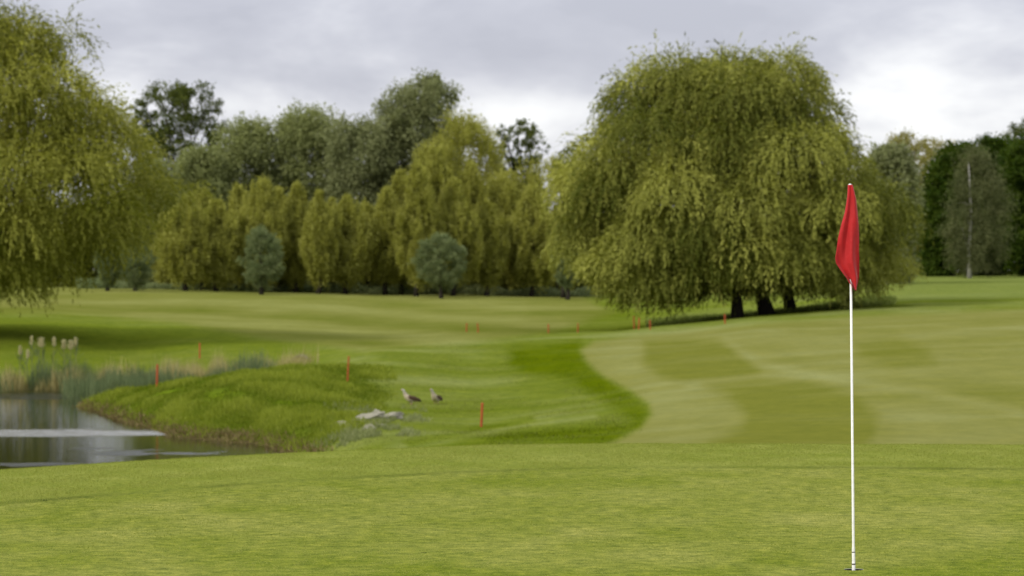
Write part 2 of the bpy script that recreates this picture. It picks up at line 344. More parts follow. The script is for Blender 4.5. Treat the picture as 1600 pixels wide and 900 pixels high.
def turf_mat(name, s1, s2, amp, bump, bdist, marks=0):
    m, t, o = mat_new(name)
    a = t.nodes.new('ShaderNodeAttribute'); a.attribute_name = 'turf'
    c = t.nodes.new('ShaderNodeTexCoord')
    n = t.nodes.new('ShaderNodeTexNoise'); n.inputs['Scale'].default_value = s1; n.inputs['Detail'].default_value = 6; n.inputs['Roughness'].default_value = .65
    n2_ = t.nodes.new('ShaderNodeTexNoise'); n2_.inputs['Scale'].default_value = s2; n2_.inputs['Detail'].default_value = 3
    t.links.new(c.outputs['Object'], n.inputs[0]); t.links.new(c.outputs['Object'], n2_.inputs[0])
    def mm(op, x, y):
        q = t.nodes.new('ShaderNodeMath'); q.operation = op
        for i, v in enumerate((x, y)):
            if isinstance(v, (int, float)): q.inputs[i].default_value = v
            else: t.links.new(v, q.inputs[i])
        return q.outputs[0]
    v = mm('ADD', mm('MULTIPLY', mm('SUBTRACT', n.outputs[0], .5), amp * 1.6), mm('MULTIPLY', mm('SUBTRACT', n2_.outputs[0], .5), amp))
    if marks:      # ball marks, worm casts and pale clippings
        for sc_, rad, amt in ((1.7, .035, -.55), (2.3, .022, .6), (6.0, .06, -.25)):
            vo = t.nodes.new('ShaderNodeTexVoronoi'); vo.inputs['Scale'].default_value = sc_; t.links.new(c.outputs['Object'], vo.inputs[0])
            q = t.nodes.new('ShaderNodeMath'); q.operation = 'LESS_THAN'; t.links.new(vo.outputs['Distance'], q.inputs[0]); q.inputs[1].default_value = rad * marks
            v = mm('ADD', v, mm('MULTIPLY', q.outputs[0], amt))
    hs = t.nodes.new('ShaderNodeHueSaturation'); t.links.new(a.outputs['Color'], hs.inputs['Color'])
    t.links.new(mm('ADD', v, 1.0), hs.inputs['Value'])
    t.links.new(mm('ADD', mm('MULTIPLY', v, -.05), .5), hs.inputs['Hue'])
    p = t.nodes.new('ShaderNodeBsdfPrincipled'); p.inputs['Roughness'].default_value = 1; p.inputs['Specular IOR Level'].default_value = 0
    t.links.new(hs.outputs[0], p.inputs[0])
    b = t.nodes.new('ShaderNodeBump'); b.inputs['Strength'].default_value = bump; b.inputs['Distance'].default_value = bdist
    t.links.new(n2_.outputs[0], b.inputs['Height']); t.links.new(b.outputs[0], p.inputs['Normal'])
    t.links.new(p.outputs[0], o.inputs[0])
    return m
M_green = turf_mat('putting_turf', 9, 60, 1.3, .5, .01, 1)
M_fringe = turf_mat('fringe_turf', 14, 90, .8, .6, .02, 1.3)
M_fair = turf_mat('fairway_turf', 1.2, 5, .30, .4, .05)
M_rough = turf_mat('rough_turf', 1.0, 4, .45, .6, .12)

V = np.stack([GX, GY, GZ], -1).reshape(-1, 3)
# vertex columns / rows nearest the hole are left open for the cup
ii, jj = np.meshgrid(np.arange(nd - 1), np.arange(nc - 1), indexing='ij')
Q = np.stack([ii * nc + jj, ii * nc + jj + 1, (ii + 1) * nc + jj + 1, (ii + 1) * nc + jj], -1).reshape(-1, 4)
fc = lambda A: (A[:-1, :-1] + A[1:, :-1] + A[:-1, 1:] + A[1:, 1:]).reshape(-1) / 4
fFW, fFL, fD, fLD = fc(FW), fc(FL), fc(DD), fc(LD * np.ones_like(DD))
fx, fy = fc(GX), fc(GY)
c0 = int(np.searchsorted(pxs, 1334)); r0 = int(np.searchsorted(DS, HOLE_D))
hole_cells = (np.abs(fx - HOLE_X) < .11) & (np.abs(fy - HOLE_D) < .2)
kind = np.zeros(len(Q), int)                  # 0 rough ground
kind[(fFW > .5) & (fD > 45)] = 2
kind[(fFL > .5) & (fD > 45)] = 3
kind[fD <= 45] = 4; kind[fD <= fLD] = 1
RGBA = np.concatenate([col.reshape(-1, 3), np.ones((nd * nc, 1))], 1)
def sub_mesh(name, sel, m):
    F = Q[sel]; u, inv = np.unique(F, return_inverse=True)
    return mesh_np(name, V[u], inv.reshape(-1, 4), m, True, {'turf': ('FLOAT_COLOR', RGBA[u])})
# area covered by each surface
for nm, k, m in (('ground', 0, M_rough), ('fairway', 2, M_fair), ('far_fairway', 3, M_fair), ('fringe_ground', 4, M_fringe)):
    tag(link(nm, sub_mesh(nm, kind == k, m)), kind='structure')
g_sel = (kind == 1)
gme = sub_mesh('putting_green', g_sel & ~hole_cells, M_green)
gob = tag(link('putting_green', gme), kind='structure')
# fill round the hole: bridge the open square to the circular lip
bm = bmesh.new(); bm.from_mesh(gme)
lay = bm.verts.layers.float_color.get('turf')
be = [e_ for e_ in bm.edges if e_.is_boundary and all(abs(v.co.x - HOLE_X) < .3 and abs(v.co.y - HOLE_D) < .5 for v in e_.verts)]
lip = []
for k in range(32):
    t_ = 2 * math.pi * k / 32; v = bm.verts.new((HOLE_X + .054 * math.cos(t_), HOLE_D + .054 * math.sin(t_), 0)); lip.append(v)
    v[lay] = (.16, .19, .032, 1)
le = [bm.edges.new((lip[k], lip[(k + 1) % 32])) for k in range(32)]
res = bmesh.ops.triangle_fill(bm, edges=be + le, use_beauty=True)
for f_ in [g_ for g_ in res['geom'] if isinstance(g_, bmesh.types.BMFace)]: f_.smooth = True
bmesh.ops.recalc_face_normals(bm, faces=bm.faces)
if sum(f_.normal.z for f_ in list(bm.faces)[:200]) < 0:
    bmesh.ops.reverse_faces(bm, faces=bm.faces)
bm.to_mesh(gme); bm.free()

# ------------------------------------------------------------------ pond
def water_mat():
    m, t, o = mat_new('pond_water')
    c = t.nodes.new('ShaderNodeTexCoord'); s = t.nodes.new('ShaderNodeSeparateXYZ'); t.links.new(c.outputs['Object'], s.inputs[0])
    def mm(op, x, y, cl=False):
        q = t.nodes.new('ShaderNodeMath'); q.operation = op; q.use_clamp = cl
        for i, v in enumerate((x, y)):
            if isinstance(v, (int, float)): q.inputs[i].default_value = v
            else: t.links.new(v, q.inputs[i])
        return q.outputs[0]
    nz = t.nodes.new('ShaderNodeTexNoise'); nz.inputs['Scale'].default_value = .8; nz.inputs['Detail'].default_value = 7; nz.inputs['Roughness'].default_value = .65
    t.links.new(c.outputs['Object'], nz.inputs[0]); wn = mm('MULTIPLY', mm('SUBTRACT', nz.outputs[0], .5), 5.0)
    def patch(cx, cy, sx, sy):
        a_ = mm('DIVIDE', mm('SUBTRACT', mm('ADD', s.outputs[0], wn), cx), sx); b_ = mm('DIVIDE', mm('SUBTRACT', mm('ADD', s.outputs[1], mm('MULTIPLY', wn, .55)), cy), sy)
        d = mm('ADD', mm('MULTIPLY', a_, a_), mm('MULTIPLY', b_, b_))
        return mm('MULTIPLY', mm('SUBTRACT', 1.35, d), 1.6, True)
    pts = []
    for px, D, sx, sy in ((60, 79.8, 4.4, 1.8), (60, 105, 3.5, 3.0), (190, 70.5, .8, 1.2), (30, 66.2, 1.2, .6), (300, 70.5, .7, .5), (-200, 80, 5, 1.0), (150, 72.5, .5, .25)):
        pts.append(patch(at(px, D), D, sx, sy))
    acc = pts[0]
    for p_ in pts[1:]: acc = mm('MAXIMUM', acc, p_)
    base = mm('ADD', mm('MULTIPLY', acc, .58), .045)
    n = t.nodes.new('ShaderNodeTexNoise'); n.inputs['Scale'].default_value = 5; n.inputs['Detail'].default_value = 4; n.inputs['Roughness'].default_value = .6
    mp_ = t.nodes.new('ShaderNodeMapping'); mp_.inputs['Scale'].default_value = (.7, 1.6, 1); t.links.new(c.outputs['Object'], mp_.inputs[0]); t.links.new(mp_.outputs[0], n.inputs[0])
    b = t.nodes.new('ShaderNodeBump'); b.inputs['Distance'].default_value = .06
    t.links.new(mm('MULTIPLY', base, 1.0), b.inputs['Strength']); t.links.new(n.outputs[0], b.inputs['Height'])
    p = t.nodes.new('ShaderNodeBsdfPrincipled'); p.inputs['Base Color'].default_value = (.012, .014, .004, 1)
    cm = t.nodes.new('ShaderNodeMix'); cm.data_type = 'RGBA'; cm.inputs[6].default_value = (.012, .014, .004, 1); cm.inputs[7].default_value = (.30, .30, .27, 1)   # bright reflection of the main ruffled streak, painted pale into the water colour
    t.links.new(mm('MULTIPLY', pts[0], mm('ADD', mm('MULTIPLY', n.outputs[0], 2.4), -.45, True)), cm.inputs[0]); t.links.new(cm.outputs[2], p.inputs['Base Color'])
    p.inputs['IOR'].default_value = 1.38; p.inputs['Specular IOR Level'].default_value = .5
    t.links.new(mm('ADD', mm('MULTIPLY', acc, .20), .04), p.inputs['Roughness']); t.links.new(b.outputs[0], p.inputs['Normal'])
    t.links.new(p.outputs[0], o.inputs[0])
    return m
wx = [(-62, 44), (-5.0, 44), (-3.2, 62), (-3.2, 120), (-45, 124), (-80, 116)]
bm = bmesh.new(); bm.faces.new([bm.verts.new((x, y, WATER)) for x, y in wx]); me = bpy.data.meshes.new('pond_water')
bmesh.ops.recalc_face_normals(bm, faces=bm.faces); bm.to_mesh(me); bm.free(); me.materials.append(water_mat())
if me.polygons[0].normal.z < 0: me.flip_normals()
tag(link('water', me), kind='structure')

# ------------------------------------------------------------------ blades of grass (uncountable: stuff)
M_blade_f = foliage('fringe_blade', (.190, .225, .030), (.310, .330, .085), .5, .8, .05)
M_blade_r = foliage('bank_blade', (.075, .112, .006), (.250, .290, .040), .4, .8, .05)
M_blade_rough = foliage('rough_blade', (.085, .115, .004), (.270, .290, .080), .35, .8, .05)
M_blade_g = foliage('green_blade', (.150, .195, .016), (.385, .390, .110), .4, .8, .05)
def blades(name, x, y, h, wd, m, tint, lean=.35, zoff=-.004):
    n = len(x); z = zt(x, y) + zoff
    P = np.stack([x, y, z], -1); A = unit(np.stack([rng.normal(0, lean, n), rng.normal(0, lean, n), np.ones(n)], -1))
    W = unit(np.cross(A, rdir(n))); 
    V_, F_ = leaf_quads(P, A, W, h, wd)
    return mesh_np(name, V_, F_, m, False, {'tint': ('FLOAT', np.repeat(np.clip(tint, 0, 1), 4))})
n = 150000
px = rng.uniform(-60, 1660, n); ld = lineD(px); cd = crestD(px) + 1.0
D = ld + (cd - ld) * rng.random(n); x = at(px, D)
cl = fbm(x / .35, D / .5, 3, 40)
keep = rng.random(n) < (.75 + .5 * cl) * np.clip((D - lineD(px)) / .5, .25, 1)
x, D, cl = x[keep], D[keep], cl[keep]
tag(link('fringe_grass', blades('fringe_grass', x, D, rng.uniform(.008, .020, len(x)) * (1 + .4 * cl), .004, M_blade_f, .5 + .35 * cl + rng.normal(0, .22, len(x)), .5)), 'short fringe turf of slightly longer grass around the putting green', 'grass', kind='stuff')
def tone_at(x, y):
    ci = np.clip(np.interp(x / y * FPX + 800, pxs, np.arange(nc)), 0, nc - 1).astype(int); ri = np.clip(np.interp(y, DS, np.arange(nd)), 0, nd - 1).astype(int)
    return tn[ri, ci]
n = 260000
D = 13.2 + (24.5 - 13.2) * rng.random(n) ** .75; px = rng.uniform(-40, 1640, n); k = (D < lineD(px)) & (np.hypot(at(px, D) - HOLE_X, D - HOLE_D) > .062); px, D = px[k], D[k]; x = at(px, D)
cl = fbm(x / .18, D / .22, 3, 44) * .6 + fbm(x / 1.5, D / 1.5, 2, 45) * .4
tag(link('green_grass', blades('green_grass', x, D, rng.uniform(.003, .009, len(x)), .004, M_blade_g, .5 + .85 * cl + rng.normal(0, .18, len(x)), .8, -.001)), 'closely mown blades of the putting green in the foreground', 'grass', kind='stuff')
def scatter_poly(poly, n, dmin=45, dmax=260, hmask=None):
    P = np.array(poly, float); px = rng.uniform(P[:, 0].min() - 35, P[:, 0].max() + 35, n * 3)
    D = rng.uniform(dmin, dmax, n * 3); x = at(px, D); z = zt(x, D); iy = HZ + (EYE - z) / D * FPX
    k = (sdf(poly, px, iy) + 26 * fbm(x / 1.5, D / 4, 3, 79) > rng.uniform(-14, 22, len(px))) & (z > WATER + .02)
    return x[k][:n], D[k][:n]
x, y = scatter_poly([(105, 640), (170, 612), (240, 593), (400, 570), (560, 560), (600, 600), (585, 650), (520, 690), (440, 722), (360, 722), (200, 700)], 95000, 64, 104)
cl = fbm(x / 1.1, y / 2.2, 3, 50); wet = np.clip((-2.52 - zt(x, y)) / .12, 0, 1)
k = rng.random(len(x)) < (.75 + .5 * cl) * (1 - .75 * wet); x, y, cl, wet = x[k], y[k], cl[k], wet[k]
tag(link('bank_grass', blades('bank_grass', x, y, rng.uniform(.05, .20, len(x)) * (1 + 1.1 * cl), .03, M_blade_r, .50 + .8 * cl + rng.normal(0, .17, len(x)), .45, -.02)), 'long uncut grass on the bank beside the pond', 'grass', kind='stuff')
M_dead = foliage('dead_stalk', (.11, .08, .028), (.24, .19, .08), .15, .8, .1)
k = wet > .15; xx = np.repeat(x[k], 2) + rng.normal(0, .15, 2 * k.sum()); yy = np.repeat(y[k], 2) + rng.normal(0, .3, 2 * k.sum())
tag(link('dead_bank_grass', blades('dead_bank_grass', xx, yy, rng.uniform(.08, .22, len(xx)), .03, M_dead, rng.random(len(xx)), .7, -.02)), 'brown dead grass along the muddy waterline of the pond', 'grass', kind='stuff')
x, y = scatter_poly([(440, 725), (480, 690), (560, 655), (600, 600), (560, 560), (600, 543), (900, 528), (920, 570), (1010, 640), (1000, 668), (930, 700), (700, 705)], 60000, 52, 126)
cl = fbm(x / 1.3, y / 2.5, 3, 60)
k = rng.random(len(x)) < .6 + .6 * cl; x, y, cl = x[k], y[k], cl[k]
tag(link('rough_grass', blades('rough_grass', x, y, rng.uniform(.015, .045, len(x)) * (1 + .5 * cl), .02, M_blade_rough, .45 - .60 * tone_at(x, y) + .25 * cl + rng.normal(0, .15, len(x)), .5, -.01)), 'rough grass on the slope left of the fairway', 'grass', kind='stuff')

# ------------------------------------------------------------------ trees
M_bark = plain('bark', (.065, .055, .042), .9, .4, 6, .1)
M_bark_d = plain('dark_bark', (.035, .030, .022), .9, .4, 6, .1)
M_birch = plain('birch_bark', (.42, .40, .36), .8, .45, 3, .1)
LM = {
 'willow': foliage('willow_leaf', (.085, .102, .012), (.425, .430, .090), .34, .7, .1),
 'willow_near': foliage('willow_leaf_near', (.125, .138, .014), (.440, .440, .085), .38, .7, .1),
 'yellow': foliage('yellow_green_leaf', (.225, .230, .038), (.435, .435, .105), .42, .7, .1),
 'olive': foliage('olive_leaf', (.20, .19, .040), (.38, .35, .11), .35, .7, .1),
 'grey': foliage('grey_willow_leaf', (.180, .205, .065), (.300, .325, .125), .4, .7, .1),
 'greydark': foliage('dark_grey_leaf', (.170, .190, .072), (.300, .320, .145), .4, .7, .1),
 'pollard': foliage('pollard_leaf', (.120, .158, .058), (.260, .295, .130), .38, .7, .1),
 'dark': foliage('dark_leaf', (.055, .075, .012), (.145, .170, .036), .3, .7, .1),
 'deep': foliage('deep_green_leaf', (.022, .048, .003), (.080, .115, .012), .3, .7, .1),
 'birch': foliage('birch_leaf', (.075, .090, .030), (.170, .180, .072), .35, .7, .1),
 'under': foliage('undergrowth_leaf', (.030, .038, .004), (.110, .120, .016), .3, .8, .1),
}
def crown_lobes(rows, D, z0, nl, rl, depth=.9, jit=0.0, inset=.85, off=0.0, topk=.75):
    """rows: (photo y, left x, right x). Returns world lobe centres relative to the axis base."""
    rows = sorted(rows, key=lambda r: -r[0])
    zs = np.array([zy(r[0], D) - z0 for r in rows]); xl = np.array([at(r[1], D) for r in rows]); xr = np.array([at(r[2], D) for r in rows])
    cx = (xl[len(xl) // 2] + xr[len(xr) // 2]) / 2
    out = []
    zlo, zhi = zs[0], zs[-1]
    hs = np.linspace(zlo, zhi, 60); per = np.interp(hs, zs, xr - xl) + 1.5 * rl; cum = np.cumsum(per); cum /= cum[-1]
    for i in range(nl):
        h = float(np.interp((i + rng.random()) / nl, cum, hs)); th = i * 2.399963 + rng.normal(0, .25)
        a, b = np.interp(h, zs, xl), np.interp(h, zs, xr)
        mid = (a + b) / 2; hw = (b - a) / 2
        r = rl * rng.uniform(.65, 1.3); r = min(r, max(hw, rl * .45))
        q_ = (1 if rng.random() < .72 else rng.random() ** .5)
        k = max(hw - r * inset - off, 0) * q_ * (1 + rng.normal(0, jit))
        zc = min(h, zhi - r * topk)
        out.append((mid + k * math.cos(th), math.sin(th) * k * depth, max(zc, zlo), r))
    return np.array(out), cx
def crown_weeping(lobes, per, leaf, wleaf, ln, zmin):
    Ps, As, T, Os = [], [], [], []
    for (cx, cy, cz, r) in lobes:
        n = max(6, int(per * (r / 1.6) ** 2)); d = rdir(n); d[:, 2] = np.abs(d[:, 2]) * .9 + .08; d = unit(d); zoff = rng.normal(.25, .35, n)
        st = np.array([cx, cy, cz]) + d * r * rng.uniform(.62, 1.0, (n, 1)) * np.array([1, 1, .8])
        vel = unit(d * np.array([1, 1, .6]) + rng.normal(0, .25, (n, 3)))
        L_ = rng.uniform(.5, 1.35, n) * ln * (r / 1.6) ** .5; steps = int(ln * 1.35 / .14) + 1
        lt = rng.normal(0, .23)
        stt = np.clip(rng.normal(.45, .11, n) + lt, 0, 1); pos = st.copy(); alive = np.ones(n, bool)
        for s in range(steps):
            alive = (s * .14 < L_) & (pos[:, 2] > zmin(pos[:, 0]) + zoff)
            if not alive.any(): break
            g = np.array([0, 0, -1.0]); vel = unit(vel + g * .17 + rng.normal(0, .05, (n, 3)))
            if s < 22: pos = pos + vel * .14
            else: pos = pos + unit(vel * np.array([.35, .35, 1])) * .14
            k = alive & (rng.random(n) < .93); m = k.sum()
            if not m: continue
            A = unit(vel[k] + rng.normal(0, .26, (m, 3))); Ps.append(pos[k] + rng.normal(0, .035, (m, 3))); As.append(A)
            T.append(np.clip(stt[k] + rng.normal(0, .07, m), 0, 1)); Os.append(d[k])
    P = np.concatenate(Ps); A = np.concatenate(As); T = np.concatenate(T)
    W = face_w(A, np.concatenate(Os))
    V_, F_ = leaf_quads(P, A, W, leaf * rng.uniform(.7, 1.3, len(P)), wleaf * rng.uniform(.7, 1.3, len(P)))
    return V_, F_, np.repeat(T, 4)
def crown_puff(lobes, per, leaf, droop=0.0, aspect=.6, rl=1.5, up=0.0, spiky=0.0):
    Ps, As, T, Os = [], [], [], []
    for (cx, cy, cz, r) in lobes:
        n = max(20, int(per * (r / rl) ** 2)); nb = max(5, n // 28)           # sprigs within the bough
        bd = rdir(nb); bd[:, 2] = bd[:, 2] * .8 + .15; bc = bd * r * rng.uniform(.35, 1.0, (nb, 1)); bt = np.clip(rng.normal(.45, .17, nb) + rng.normal(0, .08), 0, 1)
        w_ = rng.integers(0, nb, n); off = rng.normal(0, 1, (n, 3)) * r * np.array([.17 - .25 * spiky, .17 - .25 * spiky, .14 + .12 * droop + spiky])
        P = bc[w_] + off; P[:, 2] -= droop * np.abs(rng.normal(0, .25, n)) * r
        A = unit(unit(P) * .7 + rng.normal(0, .6, (n, 3)) + np.array([0, 0, up - droop]))
        Os.append(unit(P)); Ps.append(P + np.array([cx, cy, cz])); As.append(A); T.append(np.clip(bt[w_] + rng.normal(0, .14, n), 0, 1))
    P = np.concatenate(Ps); A = np.concatenate(As); T = np.concatenate(T); W = face_w(A, np.concatenate(Os))
    V_, F_ = leaf_quads(P, A, W, leaf * rng.uniform(.6, 1.4, len(P)), leaf * aspect * rng.uniform(.7, 1.3, len(P)))
    return V_, F_, np.repeat(T, 4)
def limb(p0, p1, r0, r1, n=6, sag=.12, wob=.06, seg=6):
    p0 = np.array(p0, float); p1 = np.array(p1, float); t = np.linspace(0, 1, n)[:, None]; d = np.linalg.norm(p1 - p0)
    P = p0 * (1 - t) + p1 * t; P[:, 2] += (np.sin(t * math.pi)[:, 0]) * d * sag; P[1:-1] += rng.normal(0, wob * d / n, (n - 2, 3))
    return (P, np.linspace(r0, r1, n), seg)
def tree(name, label, cat, D, rows, style, mat, nl=30, rl=1.5, per=500, leaf=.25, base_px=None, trunk_r=.25, group=None, bark=None, ln=3.0, droop=0.0, aspect=.6, depth=.9,
         trunks=None, limbs=10, limb_r=.07, fork=.45, up=0.0, crown_low=None, spiky=0.0, wleaf=.06, trunk_top=None, extra=()):
    base_px = base_px if base_px is not None else (rows[len(rows) // 2][1] + rows[len(rows) // 2][2]) / 2
    b = ground_pt(base_px, D); root = empty(name, b); tag(root, label, cat, group)
    lobes, cx = crown_lobes(rows, D, b.z, nl, rl, depth, .08 if style == 'weep' else .03, *((1.0, .5, 1.1) if style == 'weep' else (.85, 0, .8)))
    lobes[:, 0] -= b.x
    if len(extra):
        ex = np.array([(at(px_, D + dy) - b.x, dy, zy(py_, D + dy) - b.z, r_) for px_, py_, dy, r_ in extra]); lobes = np.concatenate([lobes, ex])
    top = lobes[:, 2].max()
    if style == 'weep':
        zlow = crown_low if crown_low is not None else (lambda xx: np.full_like(xx, .3))
        V_, F_, T = crown_weeping(lobes, per, leaf, wleaf, ln, zlow)
    else:
        V_, F_, T = crown_puff(lobes, per, leaf, droop, aspect, rl, up, spiky)
    tr = trunks or [(base_px, 0, trunk_r)]
    bark = bark or M_bark
    for k, (tpx, dy, r) in enumerate(tr):
        gx, gy = at(tpx, D), D + dy; gz = float(zt(gx, gy)); p0 = np.array([gx - b.x, dy, gz - b.z - .12])
        ht = (trunk_top or .8) * top * (.55 if abs(tpx - base_px) > 100 else 1); n = 9; t = np.linspace(0, 1, n)
        P = np.stack([p0[0] + np.cumsum(rng.normal(0, .012 * ht, n)) * (t > .05), p0[1] + np.cumsum(rng.normal(0, .012 * ht, n)), p0[2] + t * ht], -1)
        rad = r * (1 - .82 * t) ; rad[0] *= 1.35
        tb = [(P, rad, 10)]
        sel = rng.permutation(len(lobes))[:max(1, limbs // len(tr))]
        for s in sel:
            q_ = lobes[s][:3]; ti = int(np.clip((fork + rng.uniform(-.1, .25)) * (n - 1), 1, n - 2))
            if q_[2] < P[ti][2]: ti = max(1, ti - 3)
            tb.append(limb(P[ti], q_, max(limb_r, rad[ti] * (.5 if limb_r > .02 else .2)), limb_r * .35))
        link('trunk', tubes_mesh('trunk', tb, bark), root)
    link('crown', mesh_np('crown', V_, F_, LM[mat], False, {'tint': ('FLOAT', T)}), root)
    return root

# the great weeping willow beside the fairway
tree('willow_tree', 'huge spreading weeping willow with several trunks behind the red flag', 'tree', 151,
     [(470, 950, 1370), (440, 912, 1385), (400, 892, 1398), (360, 884, 1400), (320, 884, 1390), (280, 888, 1374), (250, 888, 1360), (220, 892, 1340), (190, 925, 1325), (160, 938, 1315), (135, 958, 1300), (115, 985, 1278), (98, 1040, 1250), (82, 1110, 1210)],
     'weep', 'willow', nl=150, rl=1.36, per=300, leaf=.24, base_px=1180, ln=1.75, depth=.85, wleaf=.075,
     trunks=[(1148, -2, .30), (1200, 0, .38), (1240, 1, .30), (1330, 1.5, .32)], bark=M_bark_d, limbs=48, limb_r=.08, fork=.45,
     crown_low=lambda xx: np.interp(xx, [-9.5, -8.5, -7.3, -5.8, -4.2, -3.2, -1, 2.4, 4.5, 6.5, 7.5], [2.3, 1.2, .4, 0, .2, .9, 1.2, 1.4, 1.0, 1.0, 1.9]),
     extra=[(925, 345, -1.5, 1.3), (915, 395, -2, 1.3), (945, 430, -2.5, 1.3), (905, 300, 0, 1.2), (1015, 385, -5.2, 1.9), (960, 420, -4, 1.5), (1010, 450, -5.5, 1.3), (1240, 250, -5.5, 2.0), (1060, 300, -5.5, 1.7), (1170, 330, -6, 1.8), (1120, 420, -5.8, 1.5), (1300, 330, -5.5, 1.8), (1370, 340, -3, 1.8), (1095, 370, -6, 1.6), (1230, 400, -5.5, 1.7), (1375, 420, -1, 1.4)])
# near willow at the left edge of the photograph
tree('willow_tree', 'tall weeping willow overhanging the pond, cut by the picture edge', 'tree', 134,
     [(440, -250, 118), (400, -280, 150), (360, -290, 262), (320, -300, 278), (290, -300, 280), (260, -290, 272), (235, -280, 250), (200, -270, 215), (170, -255, 206), (140, -240, 178), (118, -220, 118), (95, -200, 110), (62, -180, 112), (45, -160, 80), (25, -140, 30), (5, -110, -20)],
     'weep', 'willow_near', nl=170, rl=1.12, per=300, leaf=.22, base_px=-60, ln=1.8, depth=.8, wleaf=.07, trunk_r=.5, limbs=30, limb_r=.07,
     crown_low=lambda xx: np.interp(xx, [-4, 0, 2.4, 3.6, 4.6, 6.0, 9.5], [.2, .2, .15, .2, .8, 2.0, 3.0]), bark=M_bark_d,
     extra=[(15, 360, -4.5, 1.5), (10, 420, -5, 1.0), (60, 410, -3, .8), (100, 60, 0, .75), (120, 72, -.3, .5)])

TG = 'trees of the belt beyond the fairway'
def T(label, D, rows, style, mat, **k): return tree('tree', label, 'tree', D, rows, style, mat, group=TG, **k)
T('dark open-crowned tree standing above the left willow and grey willows', 272, [(262, 215, 335), (240, 205, 350), (200, 202, 352), (165, 206, 350), (140, 225, 330), (132, 240, 300)], 'puff', 'dark', nl=46, rl=1.15, per=420, leaf=.24, trunk_r=.3, limbs=24, depth=.7, up=.3)
G = dict(leaf=.34, droop=.45, aspect=.42, per=900, trunk_r=.3, limbs=5, limb_r=.05)
T('low grey-green tree half hidden behind the skirt of the left willow', 252, [(440, 185, 275), (330, 185, 285), (280, 195, 280), (250, 215, 268)], 'puff', 'grey', nl=34, rl=1.4, **G)
T('grey-green willow at the left end of the grey willow belt', 256, [(440, 255, 335), (380, 248, 350), (330, 246, 370), (290, 256, 372), (250, 275, 345), (228, 300, 335)], 'puff', 'grey', nl=40, rl=1.6, **G)
T('grey-green willow rising behind the yellow-green row, second from left of the grey ones', 260, [(440, 320, 430), (340, 300, 455), (280, 308, 460), (230, 325, 455), (200, 350, 425), (185, 372, 405)], 'puff', 'grey', nl=52, rl=1.7, **G)
T('broad grey-green willow with the evenly rounded top in mid belt', 262, [(440, 405, 520), (340, 385, 560), (260, 390, 562), (210, 410, 540), (182, 425, 520), (170, 450, 500)], 'puff', 'grey', nl=60, rl=1.8, **G)
T('grey-green willow just left of the tallest grey tree', 258, [(440, 500, 600), (340, 485, 635), (260, 490, 640), (210, 500, 632), (185, 530, 580)], 'puff', 'greydark', nl=50, rl=1.7, **G)
T('tallest grey-green tree with a wind-swept pointed top', 259, [(440, 590, 690), (340, 580, 710), (260, 580, 722), (210, 582, 728), (170, 588, 722), (145, 612, 718), (125, 645, 705), (116, 668, 690)], 'puff', 'greydark', nl=60, rl=1.35, **G)
T('dark tree with sparse see-through top right of the tall grey tree', 266, [(300, 770, 850), (250, 768, 850), (225, 772, 858), (205, 776, 852), (190, 795, 835)], 'puff', 'dark', nl=34, rl=.8, per=230, leaf=.22, trunk_r=.22, limbs=26, limb_r=.06, up=.3)
Yk = dict(leaf=.25, droop=0, aspect=.45, trunk_r=.2, limbs=4, limb_r=.05, up=.8, per=640, spiky=.2)
T('tall yellow-green tree leaning against the tallest grey tree', 250, [(440, 690, 770), (330, 668, 790), (270, 660, 795), (230, 665, 790), (200, 690, 765), (185, 705, 742)], 'puff', 'yellow', nl=54, rl=1.35, **Yk)
T('yellow-green tree below the tallest grey tree', 247, [(440, 640, 720), (340, 620, 730), (280, 632, 725), (240, 650, 710), (225, 665, 695)], 'puff', 'yellow', nl=36, rl=1.2, **Yk)
T('olive-green tree tucked behind the left side of the huge willow', 246, [(440, 810, 900), (340, 800, 930), (290, 805, 935), (262, 825, 925), (250, 850, 910)], 'puff', 'yellow', nl=44, rl=1.35, **Yk)
T('yellow-green tree below the sparse dark tree', 244, [(440, 750, 820), (340, 745, 830), (300, 755, 822), (275, 770, 810)], 'puff', 'yellow', nl=30, rl=1.2, **Yk)
row = [(290, 252, 325, 312, 'leftmost yellow-green tree of the front row, beside the round grey bushes'), (338, 308, 372, 318, 'yellow-green tree second from the left in the front row'),
       (408, 360, 446, 288, 'pointed yellow-green tree behind the round grey bush at the left'), (462, 436, 492, 292, 'narrow yellow-green tree right of the pointed one'), (497, 478, 522, 302, 'thin yellow-green tree in the dip of the left row'),
       (540, 508, 578, 312, 'yellow-green tree with a clear dark trunk under it'), (602, 578, 636, 300, 'slim yellow-green tree left of the middle round grey bush'), (650, 622, 690, 262, 'yellow-green tree directly behind the middle round grey bush'),
       (708, 678, 748, 285, 'yellow-green tree right behind the middle round grey bush'), (760, 738, 790, 318, 'small yellow-green tree showing its pale slender trunk'), (830, 786, 880, 300, 'roundest yellow-green tree of the row, near the huge willow'), (880, 860, 915, 330, 'yellow-green tree half hidden by the left skirt of the huge willow')]
for i, (bx, xl, xr, tp, lb) in enumerate(row):
    xl -= 9; xr += 9; wv = xr - xl; D = 233 + (i * 37 % 7)
    T(lb, D, [(436, xl + wv * .25, xr - wv * .25), (415, xl + wv * .06, xr - wv * .06), (385, xl, xr), (350, xl + wv * .06, xr - wv * .08), (tp + 44, xl + wv * .20, xr - wv * .22), (tp + 20, bx - wv * .18, bx + wv * .22), (tp - 4, bx - wv * .03, bx + wv * .08)],
      'puff', 'yellow', nl=44 + int(wv / 2), rl=.70, per=330, leaf=.23, aspect=.45, trunk_r=.20, limbs=4, limb_r=.04, up=.9, base_px=bx, spiky=.26, bark=M_bark_d if i != 9 else M_bark)
